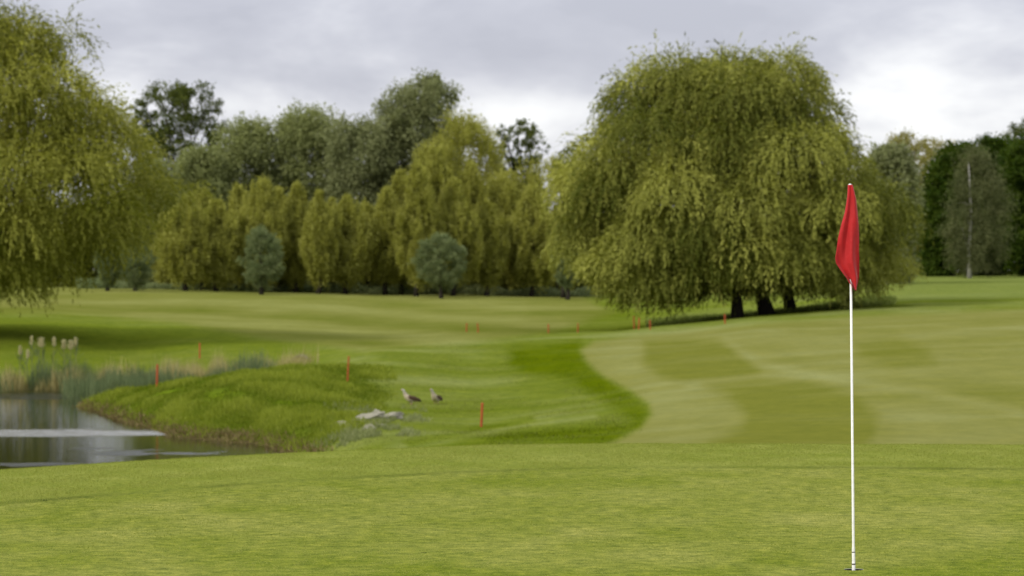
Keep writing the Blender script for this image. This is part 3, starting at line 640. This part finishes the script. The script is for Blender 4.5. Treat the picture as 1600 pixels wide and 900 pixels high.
for i, (bx, xl, xr, tp, lb) in enumerate([(316, 285, 350, 300, 'yellow-green tree filling behind the first two of the front row'), (372, 345, 405, 296, 'yellow-green tree behind and left of the pointed one'), (436, 410, 466, 300, 'yellow-green tree behind and right of the pointed one'),
        (520, 488, 552, 318, 'yellow-green tree behind the thin one'), (572, 545, 606, 322, 'low yellow-green tree left of the slim one'), (628, 600, 662, 272, 'yellow-green tree rising behind the slim one'), (682, 655, 718, 236, 'tall yellow-green tree standing behind the largest egg-shaped grey tree'),
        (735, 705, 772, 262, 'yellow-green tree behind the one with the pale trunk'), (796, 765, 830, 292, 'yellow-green tree between the pale-trunked and the roundest one'), (262, 240, 290, 345, 'low yellow-green tree at the left end of the belt')]):
    wv = xr - xl + 16; xl -= 8; xr += 8
    T(lb, 240.5 + (i * 31 % 5) * .6, [(436, xl + wv * .15, xr - wv * .15), (400, xl, xr), (350, xl, xr), (tp + 40, xl + wv * .16, xr - wv * .18), (tp + 18, bx - wv * .2, bx + wv * .16), (tp - 4, bx - wv * .08, bx + wv * .04)],
      'puff', 'yellow', nl=44 + int(wv / 2), rl=.75, per=330, leaf=.25, aspect=.45, trunk_r=.18, limbs=4, limb_r=.04, up=.9, base_px=bx, spiky=.26)
for px_, xl, xr, tp, lb in ((168, 150, 188, 369, 'small round grey-green tree on a clear thin trunk, leftmost'), (212, 186, 240, 366, 'round grey-green bush-like tree beside the leftmost small one'),
                        (409, 374, 445, 353, 'egg-shaped grey-green tree in front of the yellow-green row'), (690, 648, 730, 363, 'largest egg-shaped grey-green tree with a pointed top'), (886, 866, 908, 370, 'slim grey-green tree at the left edge of the huge willow')):
    wv = xr - xl
    tree('pollard_willow_tree', lb, 'tree', 226, [(446, px_ - wv * .25, px_ + wv * .25), (432, xl + wv * .06, xr - wv * .06), (408, xl - 3, xr + 3), (388, xl + wv * .06, xr - wv * .06), (tp + 10, xl + wv * .25, xr - wv * .25), (tp + 4, px_ - wv * .1, px_ + wv * .1)],
         'puff', 'pollard', nl=54, rl=.58, per=330, leaf=.18, aspect=.35, trunk_r=.17, limbs=6, base_px=px_, group='round grey-green pollard willows', up=.6, bark=M_bark_d)
# right-hand side
T('grey-green willow peeping out behind the right side of the huge willow', 200, [(435, 1350, 1420), (380, 1340, 1432), (320, 1340, 1436), (270, 1350, 1430), (240, 1360, 1415), (225, 1375, 1400)], 'puff', 'greydark', nl=56, rl=1.25, **G)
T('olive tree with thin pale top between the huge willow and the dark wood', 262, [(430, 1370, 1460), (340, 1365, 1470), (260, 1370, 1468), (225, 1378, 1455), (210, 1390, 1435)], 'puff', 'olive', nl=46, rl=1.2, per=420, leaf=.2, limbs=12)
T('brownish olive tree left of the dark wood', 266, [(430, 1420, 1500), (340, 1420, 1510), (270, 1422, 1508), (235, 1432, 1500), (218, 1450, 1485)], 'puff', 'olive', nl=40, rl=1.2, per=420, leaf=.2, limbs=12)
T('deep green tree forming the left edge of the dark wood', 242, [(425, 1440, 1500), (380, 1430, 1530), (320, 1434, 1540), (260, 1455, 1540), (225, 1480, 1530)], 'puff', 'deep', nl=60, rl=1.4, leaf=.28, per=800, aspect=.6)
T('deep green tree right behind the birch', 246, [(425, 1510, 1580), (340, 1500, 1600), (260, 1500, 1600), (225, 1515, 1585), (215, 1530, 1560)], 'puff', 'deep', nl=56, rl=1.5, leaf=.28, per=800)
T('deep green tree right of the birch at the picture edge', 240, [(425, 1570, 1680), (340, 1555, 1700), (260, 1560, 1700), (225, 1575, 1690), (215, 1600, 1670)], 'puff', 'deep', nl=62, rl=1.5, leaf=.28, per=800)
T('tall open-topped dark tree above the wood at the right edge', 262, [(300, 1560, 1660), (240, 1552, 1665), (210, 1556, 1660), (190, 1572, 1650), (186, 1585, 1630)], 'puff', 'dark', nl=40, rl=1.05, per=330, leaf=.22, limbs=22, up=.2)
bl = tree('birch_tree', 'birch with white leaning trunk and thin grey-green foliage before the dark wood', 'tree', 224,
     [(415, 1480, 1560), (380, 1470, 1585), (340, 1466, 1592), (300, 1474, 1588), (270, 1488, 1566), (240, 1495, 1550), (228, 1508, 1535)],
     'puff', 'birch', nl=56, rl=1.0, per=420, leaf=.19, droop=.8, aspect=.4, trunks=[(1514, 0, .15)], base_px=1514, bark=M_birch, limbs=6, limb_r=.014, trunk_top=.95, depth=.7)
# dense shrubbery closing the wood behind the row
n = 210000
px = rng.uniform(-500, 1950, n); D = rng.uniform(262, 290, n); x = at(px, D)
htop = 6.5 + 1.6 * fbm(x / 5, x * 0 + 3, 3, 70) + 2.5 * np.exp(-((px - 480) / 260.) ** 2) + 2.5 * (px > 1430)
z = zt(x, D) + rng.random(n) ** .8 * htop * (1 + .1 * rng.normal(size=n))
P = np.stack([x, D, z], -1); A = rdir(n); Wd = unit(np.cross(A, rdir(n)))
V_, F_ = leaf_quads(P, A, Wd, rng.uniform(.3, .6, n), .3)
tag(link('undergrowth', mesh_np('undergrowth', V_, F_, LM['under'], False, {'tint': ('FLOAT', np.repeat(np.clip(rng.normal(.4, .25, n), 0, 1), 4))})), 'dark tangled undergrowth filling the wood behind the trees', 'undergrowth', kind='stuff')
# low scrub at the feet of the row
n = 45000
px = rng.uniform(120, 940, n); D = rng.uniform(240, 247, n); x = at(px, D)
hh = np.clip(.75 + .6 * fbm(x / 2.2, x * 0 + 9, 3, 80), .1, 2)
P = np.stack([x, D, zt(x, D) + rng.random(n) * hh], -1); A = rdir(n); Wd = unit(np.cross(A, rdir(n)))
V_, F_ = leaf_quads(P, A, Wd, .2, .1)
tag(link('scrub', mesh_np('scrub', V_, F_, LM['pollard'], False, {'tint': ('FLOAT', np.repeat(np.clip(.5 + .4 * fbm(x / 1.5, x * 0, 3, 81) + rng.normal(0, .15, n), 0, 1), 4))})), 'low grey-green scrub along the foot of the tree belt', 'scrub', kind='stuff')
# long grass under the great willow
n = 26000
px = 1010 + 390 * rng.beta(1.3, 1.3, n); D = rng.uniform(151, 162, n); x = at(px, D)
tag(link('tall_grass', blades('tall_grass', x, D, rng.uniform(.10, .40, n) * (1 + .5 * fbm(x / 1.2, D / 1.5, 3, 90)), .05, foliage('tall_grass_blade', (.15, .20, .03), (.32, .36, .11), .45, .8, .05), rng.random(n), .35)), 'tall uncut grass growing under the huge willow', 'grass', kind='stuff')

# ------------------------------------------------------------------ reeds by the pond
M_reed = foliage('reed_leaf', (.070, .105, .040), (.185, .225, .100), .3, .8, .05)
M_reed_dry = foliage('dry_reed', (.22, .19, .06), (.54, .48, .22), .3, .8, .05)
M_stem = plain('reed_stem', (.20, .20, .11), .7, .2, 10, .2)
M_plume = foliage('reed_plume', (.40, .37, .18), (.58, .54, .30), .3, .8, .05)
def reed_patch(poly_px, d0, d1, n, h0, h1, m, tint_mu, seed, name, label, wd=.022, lean=.12):
    px = poly_px[0] + (poly_px[1] - poly_px[0]) * (.5 + (rng.beta(1.7, 1.7, n) - .5) * 1.25); D = rng.uniform(d0, d1, n); x = at(px, D); cl = fbm(x / .5, D / 2, 3, seed)
    k = rng.random(n) < .55 + .8 * cl; x, D, cl = x[k], D[k], cl[k]; m_ = len(x)
    z = np.maximum(zt(x, D), WATER) - .05
    P = np.stack([x, D, z], -1); A = unit(np.stack([rng.normal(0, lean, m_), rng.normal(0, lean, m_), np.ones(m_)], -1)); Wd = unit(np.cross(A, rdir(m_)))
    V_, F_ = leaf_quads(P, A, Wd, rng.uniform(h0, h1, m_) * np.clip(1 + .9 * cl, .3, 2), wd)
    tag(link(name, mesh_np(name, V_, F_, m, False, {'tint': ('FLOAT', np.repeat(np.clip(tint_mu + .3 * cl + rng.normal(0, .2, m_), 0, 1), 4))})), label, 'reeds', kind='stuff')
reed_patch((0, 150), 109.5, 112, 2000, .4, .95, M_reed, .4, 100, 'reeds', 'blue-green reeds standing at the far pond edge on the left')
reed_patch((10, 165), 109, 111, 2600, .3, .9, M_reed_dry, .3, 101, 'dry_reeds', 'pinkish dry reed litter at the foot of the tall plumed reeds')
reed_patch((125, 400), 99, 112, 15000, .45, .85, M_reed, .45, 102, 'reeds', 'soft grey-green reed bed filling the inlet behind the grassy bank')
reed_patch((190, 468), 112, 117, 8000, .4, .95, M_reed_dry, .4, 103, 'dry_reeds', 'straw-coloured dry reeds along the back of the inlet')
reed_patch((-250, 5), 108.5, 112, 3000, .3, .7, M_reed, .3, 105, 'reeds', 'low reeds at the pond edge running out of the picture')
def reed(px, ytop, D, label, wide=1.0):
    x = at(px, D); z0 = max(float(zt(x, D)), WATER); h = zy(ytop, D) - z0
    r = empty('reed', (x, D, z0)); tag(r, label, 'reed', 'tall reeds with pale plumes on the far pond edge')
    lx = rng.normal(0, .05)
    pts = [(0, 0, -.05), (lx * .3, 0, h * .4), (lx * .7, 0, h * .8), (lx, 0, h)]
    link('stem', tubes_mesh('stem', [(np.array(pts), [.014, .012, .009, .006], 6)], M_stem), r)
    n = int(170 * wide); t = rng.random(n); P = np.stack([lx + rng.normal(0, .045 * wide, n) * (1 - .5 * t), rng.normal(0, .04, n), h - .30 + t * .32], -1)
    A = unit(np.stack([rng.normal(.15, .35, n), rng.normal(0, .35, n), np.ones(n)], -1)); V_, F_ = leaf_quads(P, A, unit(np.cross(A, rdir(n))), .11, .02)
    link('plume', mesh_np('plume', V_, F_, M_plume, False, {'tint': ('FLOAT', np.repeat(rng.random(n), 4))}), r)
    n = 16; P = np.stack([np.zeros(n), np.zeros(n), rng.uniform(.2, h * .75, n)], -1); A = unit(np.stack([rng.normal(0, .5, n), rng.normal(0, .5, n), np.ones(n) * 1.1], -1))
    V_, F_ = leaf_quads(P, A, unit(np.cross(A, rdir(n))), .5, .035)
    link('foliage', mesh_np('foliage', V_, F_, M_reed, False, {'tint': ('FLOAT', np.repeat(rng.random(n), 4))}), r)
for px_, yt, D, lb, wv in ((31, 543, 110.4, 'shorter plumed reed standing alone at the far left', .8), (42, 549, 110, 'lowest plumed reed, beside the lone left one', .7), (50, 528, 110.6, 'slender pale reed left of the first broad plume', .6),
                   (58, 531, 110.2, 'plumed reed making the left half of the first broad plume', 1.2), (67, 531, 110.5, 'plumed reed making the right half of the first broad plume', 1.0), (83, 530, 110.1, 'single narrow bright plumed reed in the middle', .9),
                   (101, 534, 110.6, 'plumed reed at the left of the broad drooping plume', 1.1), (109, 535, 110.3, 'plumed reed at the centre of the broad drooping plume', 1.4), (119, 530, 110.5, 'rightmost plumed reed with an upright bright head', .9)):
    reed(px_, yt, D, lb, wv)

# ------------------------------------------------------------------ hazard stakes
M_stake = plain('stake_paint', (.40, .075, .02), .6, .15, 8, .3)
def stake_mesh(h):
    bm = bmesh.new(); r = .032 if h < .8 else .026
    bmesh.ops.create_cone(bm, segments=12, radius1=r, radius2=r, depth=h + .15, matrix=Matrix.Translation((0, 0, (h - .15) / 2)), cap_ends=True)
    tp = [f for f in bm.faces if f.normal.z > .9]
    rs = bmesh.ops.inset_region(bm, faces=tp, thickness=.012, depth=.012)
    me = bpy.data.meshes.new('red_stake'); bm.to_mesh(me); bm.free(); me.materials.append(M_stake); return me
for px_, yt, yb, D, lb in ((245, 570, 602, 93.5, 'red-orange stake on the grassy bank at the end of the reed inlet'), (543, 557, 595, 92.5, 'red-orange stake at the top of the grassy bank'), (752, 630, 667, 74.8, 'nearest red-orange stake, on the slope right of the two geese'),
                        (312, 536, 560, 124, 'faint red stake behind the dry reeds of the inlet'), (729, 507, 528, 148, 'palest thin stake just left of the far mid stake'), (747, 505, 528, 147, 'far red stake on the fairway edge above the nearest one'),
                        (857, 509, 521, 146, 'tiny distant stake right of the far mid stake'), (903, 509, 520, 147, 'tiny distant stake just left of the huge willow'), (991, 494, 512, 146, 'left stake of the close pair under the huge willow'),
                        (998, 497, 517, 140, 'right stake of the close pair under the huge willow'), (1016, 502, 519, 138, 'stake standing just right of the close pair under the willow'), (1133, 493, 515, 136, 'red stake in front of the leftmost willow trunk')):
    p = ground_pt(px_, D); h = min(.85, max(.45, (zy(yt, D) - p.z)))
    o = link('marker_stake', stake_mesh(h), None, p); o.rotation_euler = (R(random.uniform(-3, 3)), R(random.uniform(-3, 3)), 0)
    tag(o, lb, 'stake', 'red hazard stakes')

# ------------------------------------------------------------------ pale rocks on the slope
M_tuft = foliage('tuft_blade', (.12, .15, .04), (.28, .30, .13), .35, .8, .05)
M_rock = plain('limestone', (.25, .235, .165), .95, .45, 5, .15)
def rock(px, D, sx, sy, sz, rz, label, seed):
    bm = bmesh.new(); bmesh.ops.create_icosphere(bm, subdivisions=5, radius=1); r_ = random.Random(seed)
    pl_ = [(Vector((r_.gauss(0, 1), r_.gauss(0, 1), r_.gauss(0, .6))).normalized(), r_.uniform(.5, .8)) for _ in range(16)] + [(Vector((.1, -.2, 1)).normalized(), .42)]
    for v in bm.verts:
        c = v.co.copy()
        for nrm, d in pl_:
            k = c.dot(nrm)
            if k > d: c -= nrm * (k - d)
        q = c * 3.1 + Vector((seed * 3.7, seed, 0))
        c *= 1 + .16 * noise.fractal(q, 1.0, 2.1, 5)
        v.co = Vector((c.x * sx, c.y * sy, c.z * sz))
    me = bpy.data.meshes.new('rock'); bm.to_mesh(me); bm.free(); me.materials.append(M_rock)
    p = ground_pt(px, D); p.z += sz * .12; o = link('rock', me, None, p); o.rotation_euler = (R(6), R(-8), rz); tag(o, label, 'rock', 'pale rocks on the slope'); return o
rock(543, 73.4, .34, .75, .16, .5, 'low pale rock at the lower left end of the rock group', 1)
rock(571, 75.4, .52, 1.2, .26, -.5, 'largest greyish rock in the middle of the group near the geese', 2)
rock(604, 77.2, .44, .9, .19, -.6, 'pale rock at the upper right end, nearest the geese', 3)
rock(575, 71.8, .24, .5, .11, .2, 'small mossy rock below the largest rock', 4)
rock(592, 73.0, .13, .35, .10, .9, 'smallest rock lying right below the largest one', 5)
rock(588, 80.0, .16, .4, .12, .1, 'small rock half sunk behind the largest rock', 6)
rock(563, 74.2, .15, .4, .15, .7, 'narrow rock wedged between the low left one and the largest', 7)
x, y = scatter_poly([(500, 700), (520, 660), (600, 632), (660, 640), (650, 670), (560, 710)], 9000, 68, 84)
cl = fbm(x / .5, y / 1.5, 3, 61); k = cl > .05; x, y, cl = x[k], y[k], cl[k]
tag(link('tufted_grass', blades('tufted_grass', x, y, rng.uniform(.06, .22, len(x)) * (.6 + cl), .025, M_tuft, .5 + .4 * cl + rng.normal(0, .25, len(x)), .5, -.01)), 'greyish tufts of longer grass growing around the pale rocks', 'grass', kind='stuff')

# dark drain mouth in the far bank
p = ground_pt(468, 119)
dr = empty('drain_pipe', p); tag(dr, 'dark mouth of a drain pipe in the bank behind the inlet', 'drain pipe')
a_ = np.linspace(0, 2 * math.pi, 25)[:-1]
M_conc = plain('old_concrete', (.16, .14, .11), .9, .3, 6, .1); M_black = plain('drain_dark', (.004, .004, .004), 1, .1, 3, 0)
bm = bmesh.new()
rings = []
for yy, r_ in ((-.35, .20), (-.35, .15), (1.2, .15), (1.2, .20)):
    rings.append([bm.verts.new((r_ * 1.5 * math.cos(t_), yy, .10 + r_ * math.sin(t_))) for t_ in a_])
for q_ in range(4):
    A_, B_ = rings[q_], rings[(q_ + 1) % 4]
    for k in range(24): bm.faces.new((A_[k], A_[(k + 1) % 24], B_[(k + 1) % 24], B_[k]))
bmesh.ops.recalc_face_normals(bm, faces=bm.faces); me = bpy.data.meshes.new('pipe'); bm.to_mesh(me); bm.free(); me.materials.append(M_conc); link('pipe', me, dr)
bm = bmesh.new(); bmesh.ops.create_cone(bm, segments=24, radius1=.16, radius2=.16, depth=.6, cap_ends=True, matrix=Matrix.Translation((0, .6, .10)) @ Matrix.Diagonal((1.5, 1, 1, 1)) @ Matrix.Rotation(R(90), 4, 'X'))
me = bpy.data.meshes.new('dark_plug'); bm.to_mesh(me); bm.free(); me.materials.append(M_black); link('dark_plug', me, dr)  # near-black plug added to paint the darkness inside the pipe mouth

# ------------------------------------------------------------------ two geese
def goose_mat():
    m, t, o = mat_new('goose_plumage')
    a = t.nodes.new('ShaderNodeAttribute'); a.attribute_name = 'plumage'
    n = t.nodes.new('ShaderNodeTexNoise'); n.inputs['Scale'].default_value = 40; c = t.nodes.new('ShaderNodeTexCoord'); t.links.new(c.outputs['Object'], n.inputs[0])
    h = t.nodes.new('ShaderNodeHueSaturation'); mm_ = t.nodes.new('ShaderNodeMath'); mm_.operation = 'ADD'; mm_.inputs[1].default_value = .5
    t.links.new(n.outputs[0], mm_.inputs[0]); t.links.new(mm_.outputs[0], h.inputs['Value']); t.links.new(a.outputs['Color'], h.inputs['Color'])
    p = t.nodes.new('ShaderNodeBsdfPrincipled'); p.inputs['Roughness'].default_value = .75; p.inputs['Specular IOR Level'].default_value = .2
    t.links.new(h.outputs[0], p.inputs[0]); t.links.new(p.outputs[0], o.inputs[0]); return m
MG = goose_mat(); M_eye = plain('eye', (.01, .008, .006), .2, 0, 5, .6); M_wing = plain('wing_feather', (.085, .052, .030), .8, .5, 30, .2); M_bill = plain('pink_bill', (.42, .20, .16), .5, .1, 20, .3)
def goose(px, D, rz, label, turn=0.0, s=1.0):
    """goose facing local -X"""
    root = empty('goose', ground_pt(px, D), rz); root.scale = (s, s * 1.1, s * .95); root.location.z -= .09; tag(root, label, 'goose', 'geese resting on the slope')
    J = [(.10, 0, .28, .120, .12), (-.05, 0, .33, .125, .130), (-.14, 0, .40, .095, .10), (-.185, 0, .48, .060, .066), (-.215, turn * .02, .545, .048, .050), (-.228, turn * .04, .60, .042, .044), (-.255, turn * .05, .635, .050, .048), (-.30, turn * .06, .632, .026, .022), (-.335, turn * .07, .622, .014, .010),
         (.22, 0, .27, .085, .08), (.32, 0, .235, .048, .035), (.42, 0, .20, .026, .012)]
    E = [(0, 1), (1, 2), (2, 3), (3, 4), (4, 5), (5, 6), (6, 7), (7, 8), (0, 9), (9, 10), (10, 11)]
    for sy in (-1, 1):
        k = len(J); J += [(.02, sy * .055, .22, .032, .032), (.03, sy * .06, .13, .012, .012), (.02, sy * .06, .02, .011, .011), (-.06, sy * .07, .008, .016, .007)]
        E += [(0, k), (k, k + 1), (k + 1, k + 2), (k + 2, k + 3)]
    me = bpy.data.meshes.new('goose_body'); me.from_pydata([j[:3] for j in J], E, []); o = link('body', me, root)
    md = o.modifiers.new('skin', 'SKIN'); sub = o.modifiers.new('sub', 'SUBSURF'); sub.levels = sub.render_levels = 2
    for i, j in enumerate(J): me.skin_vertices[0].data[i].radius = (j[3], j[4]); me.skin_vertices[0].data[i].use_root = (i == 0)
    dg = bpy.context.evaluated_depsgraph_get(); ev = bpy.data.meshes.new_from_object(o.evaluated_get(dg)); o.modifiers.clear(); o.data = ev
    ca = ev.attributes.new('plumage', 'FLOAT_COLOR', 'POINT'); cl_ = []
    for v in ev.vertices:
        x_, y_, z_ = v.co
        if z_ < .17 and x_ < .12: c = (.40, .22, .16)
        elif x_ < -.30 and z_ > .59: c = (.45, .22, .18)
        elif z_ > .575: c = (.46, .45, .38)
        elif z_ > .47: c = (.38, .33, .25)
        elif x_ < -.08 and z_ > .2: c = (.46, .39, .27)
        elif x_ > .27: c = (.03, .022, .018)
        elif z_ < .30: c = (.42, .36, .27)
        else: c = (.13, .08, .05)
        cl_ += [*c, 1]
    ca.data.foreach_set('color', cl_); ev.materials.clear(); ev.materials.append(MG); ev.polygons.foreach_set('use_smooth', [True] * len(ev.polygons))
    for sy in (-1, 1):
        bm = bmesh.new(); bmesh.ops.create_uvsphere(bm, u_segments=20, v_segments=12, radius=1)
        for v in bm.verts:
            c = v.co; tp = 1 - .55 * max(c.x, 0); v.co = Vector((.12 + c.x * .24, sy * (.098 - .03 * max(c.x, 0)) + c.y * .028 * tp, .325 - c.x * .055 + c.z * .085 * tp))
        me = bpy.data.meshes.new('wing'); bm.to_mesh(me); bm.free(); me.materials.append(M_wing); me.polygons.foreach_set('use_smooth', [True] * len(me.polygons)); link('wing', me, root)
        bm = bmesh.new(); bmesh.ops.create_uvsphere(bm, u_segments=10, v_segments=8, radius=.008, matrix=Matrix.Translation((-.262, turn * .05 + sy * .040, .645)))
        me = bpy.data.meshes.new('eye'); bm.to_mesh(me); bm.free(); me.materials.append(M_eye); link('eye', me, root)
goose(641, 86, .35, 'cream-breasted brown goose facing left, nearer the rocks', 0, .90)
goose(681, 87, 1.05, 'goose sitting more upright, right of the other one', .5, .88)

# ------------------------------------------------------------------ the flagstick in its hole
M_white = plain('white_paint', (.80, .79, .72), .35, .04, 30, .5)
M_band = plain('dark_band', (.10, .095, .085), .5, .1, 30, .3)
M_metal = plain('dull_aluminium', (.62, .62, .60), .35, .05, 40, .5, .7)
fs = empty('golf_flagstick', (HOLE_X, HOLE_D, 0)); tag(fs, 'white golf flagstick with limp red flag standing in the hole', 'flagstick')
tilt = math.atan((1334 - 1328) / (890 - 287.)); fs.rotation_euler = (0, -tilt, 0)
Hs = (890 - 287) / FPX * HOLE_D
def ringmesh(name, prof, mat, seg=24):
    bm = bmesh.new(); R_ = [[bm.verts.new((r * math.cos(2 * math.pi * k / seg), r * math.sin(2 * math.pi * k / seg), z)) for k in range(seg)] for r, z in prof]
    for A_, B_ in zip(R_, R_[1:]):
        for k in range(seg): bm.faces.new((A_[k], A_[(k + 1) % seg], B_[(k + 1) % seg], B_[k]))
    bm.faces.new(R_[0][::-1]); bm.faces.new(R_[-1])
    me = bpy.data.meshes.new(name); bm.to_mesh(me); bm.free(); me.materials.append(mat); me.polygons.foreach_set('use_smooth', [len(p_.vertices) == 4 for p_ in me.polygons]); return me
link('pole', ringmesh('pole', [(.0098, -.10), (.0098, .030), (.0088, .032), (.0088, .12), (.0074, .125), (.0062, Hs - .02)], M_white), fs)
link('band', ringmesh('band', [(.0098, .026), (.0104, .027), (.0104, .033), (.0098, .034)], M_band), fs)
link('band', ringmesh('band', [(.0088, .093), (.0095, .094), (.0095, .098), (.0088, .099)], M_band), fs)
link('knob', ringmesh('knob', [(.006, Hs - .022), (.0085, Hs - .02), (.0095, Hs - .012), (.009, Hs - .004), (.004, Hs)], M_white), fs)
# limp flag: outline hangs from the top of the pole, folds run down it
def flag():
    key = [ # height below top (px of the photograph), left, right in px from the pole
        (2, -3.5, 3.5), (12, -4, 6), (25, -5.5, 9), (45, -9, 11), (65, -15, 12.5), (85, -20, 13), (105, -23, 12.5), (116, -25, 13), (124, -24, 13), (135, -17, 13), (147, -8, 12.5), (155, -3, 11), (163, 3, 9), (167, 6, 8)]
    sc_ = HOLE_D / FPX; ny, nx = 90, 36; V_ = []; F_ = []
    kk = np.array(key, float)
    for i in range(ny):
        t = i / (ny - 1); y = 2 + 165 * t; l = np.interp(y, kk[:, 0], kk[:, 1]); r = np.interp(y, kk[:, 0], kk[:, 2])
        for j in range(nx):
            u = j / (nx - 1); xx = l + (r - l) * u
            fold = 1.0 * math.sin(u * 9.5 + t * 2.2) * (0.35 + t) + .55 * math.sin(u * 17 - t * 7 + 1.2) * t
            dep = -4.2 - 3.0 * math.sin(math.pi * u) - 3.6 * fold + (1 - u) * 2.0 * t
            V_.append((xx * sc_, dep * sc_, Hs - y * sc_))
    for i in range(ny - 1):
        for j in range(nx - 1): F_.append((i * nx + j, i * nx + j + 1, (i + 1) * nx + j + 1, (i + 1) * nx + j))
    # back layer: the cloth is doubled round the pole
    nb = len(V_)
    for i in range(ny):
        t = i / (ny - 1); y = 2 + 165 * t * .97; l = np.interp(y, kk[:, 0], kk[:, 1]) * .8; r = np.interp(y, kk[:, 0], kk[:, 2]) * .98
        for j in range(nx):
            u = j / (nx - 1); V_.append(((l + (r - l) * u) * sc_, (4.0 + 2.2 * math.sin(math.pi * u) + 1.6 * math.sin(u * 8 + 1 - t * 3) * (.3 + t)) * sc_, Hs - y * sc_))
    for i in range(ny - 1):
        for j in range(nx - 1): F_.append((nb + i * nx + j, nb + (i + 1) * nx + j, nb + (i + 1) * nx + j + 1, nb + i * nx + j + 1))
    for i in range(ny - 1): F_.append((i * nx + nx - 1, nb + i * nx + nx - 1, nb + (i + 1) * nx + nx - 1, (i + 1) * nx + nx - 1))
    me = bpy.data.meshes.new('flag'); me.from_pydata(V_, [], F_); me.update(); me.polygons.foreach_set('use_smooth', [True] * len(me.polygons))
    m, t, o = mat_new('red_cloth'); p = t.nodes.new('ShaderNodeBsdfPrincipled'); p.inputs['Roughness'].default_value = .7; p.inputs['Sheen Weight'].default_value = .2
    c = t.nodes.new('ShaderNodeTexCoord'); wv = t.nodes.new('ShaderNodeTexNoise'); wv.inputs['Scale'].default_value = 14; wv.inputs['Detail'].default_value = 4; t.links.new(c.outputs['Object'], wv.inputs[0])
    mp_ = t.nodes.new('ShaderNodeMix'); mp_.data_type = 'RGBA'; mp_.inputs[6].default_value = (.42, .005, .006, 1); mp_.inputs[7].default_value = (.70, .011, .013, 1); t.links.new(wv.outputs[0], mp_.inputs[0]); t.links.new(mp_.outputs[2], p.inputs[0])
    b = t.nodes.new('ShaderNodeBump'); b.inputs['Strength'].default_value = .6; b.inputs['Distance'].default_value = .012; t.links.new(wv.outputs[0], b.inputs['Height']); t.links.new(b.outputs[0], p.inputs['Normal'])
    tr = t.nodes.new('ShaderNodeBsdfTranslucent'); tr.inputs[0].default_value = (.6, .012, .012, 1); ms = t.nodes.new('ShaderNodeMixShader'); ms.inputs[0].default_value = .25
    t.links.new(p.outputs[0], ms.inputs[1]); t.links.new(tr.outputs[0], ms.inputs[2]); t.links.new(ms.outputs[0], o.inputs[0]); me.materials.append(m)
    ob = link('flag', me, fs); sd_ = ob.modifiers.new('thick', 'SOLIDIFY'); sd_.thickness = .0012
flag()
# the cup set in the green
bm = bmesh.new(); seg = 32
R_ = [[bm.verts.new((r * math.cos(2 * math.pi * k / seg), r * math.sin(2 * math.pi * k / seg), z)) for k in range(seg)] for r, z in ((.054, 0), (.054, -.025), (.052, -.026), (.052, -.12))]
for A_, B_ in zip(R_, R_[1:]):
    for k in range(seg): bm.faces.new((A_[k], B_[k], B_[(k + 1) % seg], A_[(k + 1) % seg]))
bm.faces.new(R_[-1]); me = bpy.data.meshes.new('hole_cup'); bm.to_mesh(me); bm.free(); me.materials.append(plain('cup_soil', (.03, .028, .02), .9, .3, 30, .1))
tag(link('hole_cup', me, None, (HOLE_X, HOLE_D, -.001)), 'dark golf hole cup sunk into the green around the flagstick foot', 'golf hole')
# small bare scars and pitch marks on the green: shallow scuffs of dead turf
print('verts', sum(len(o.data.vertices) for o in C.objects if o.type == 'MESH'))
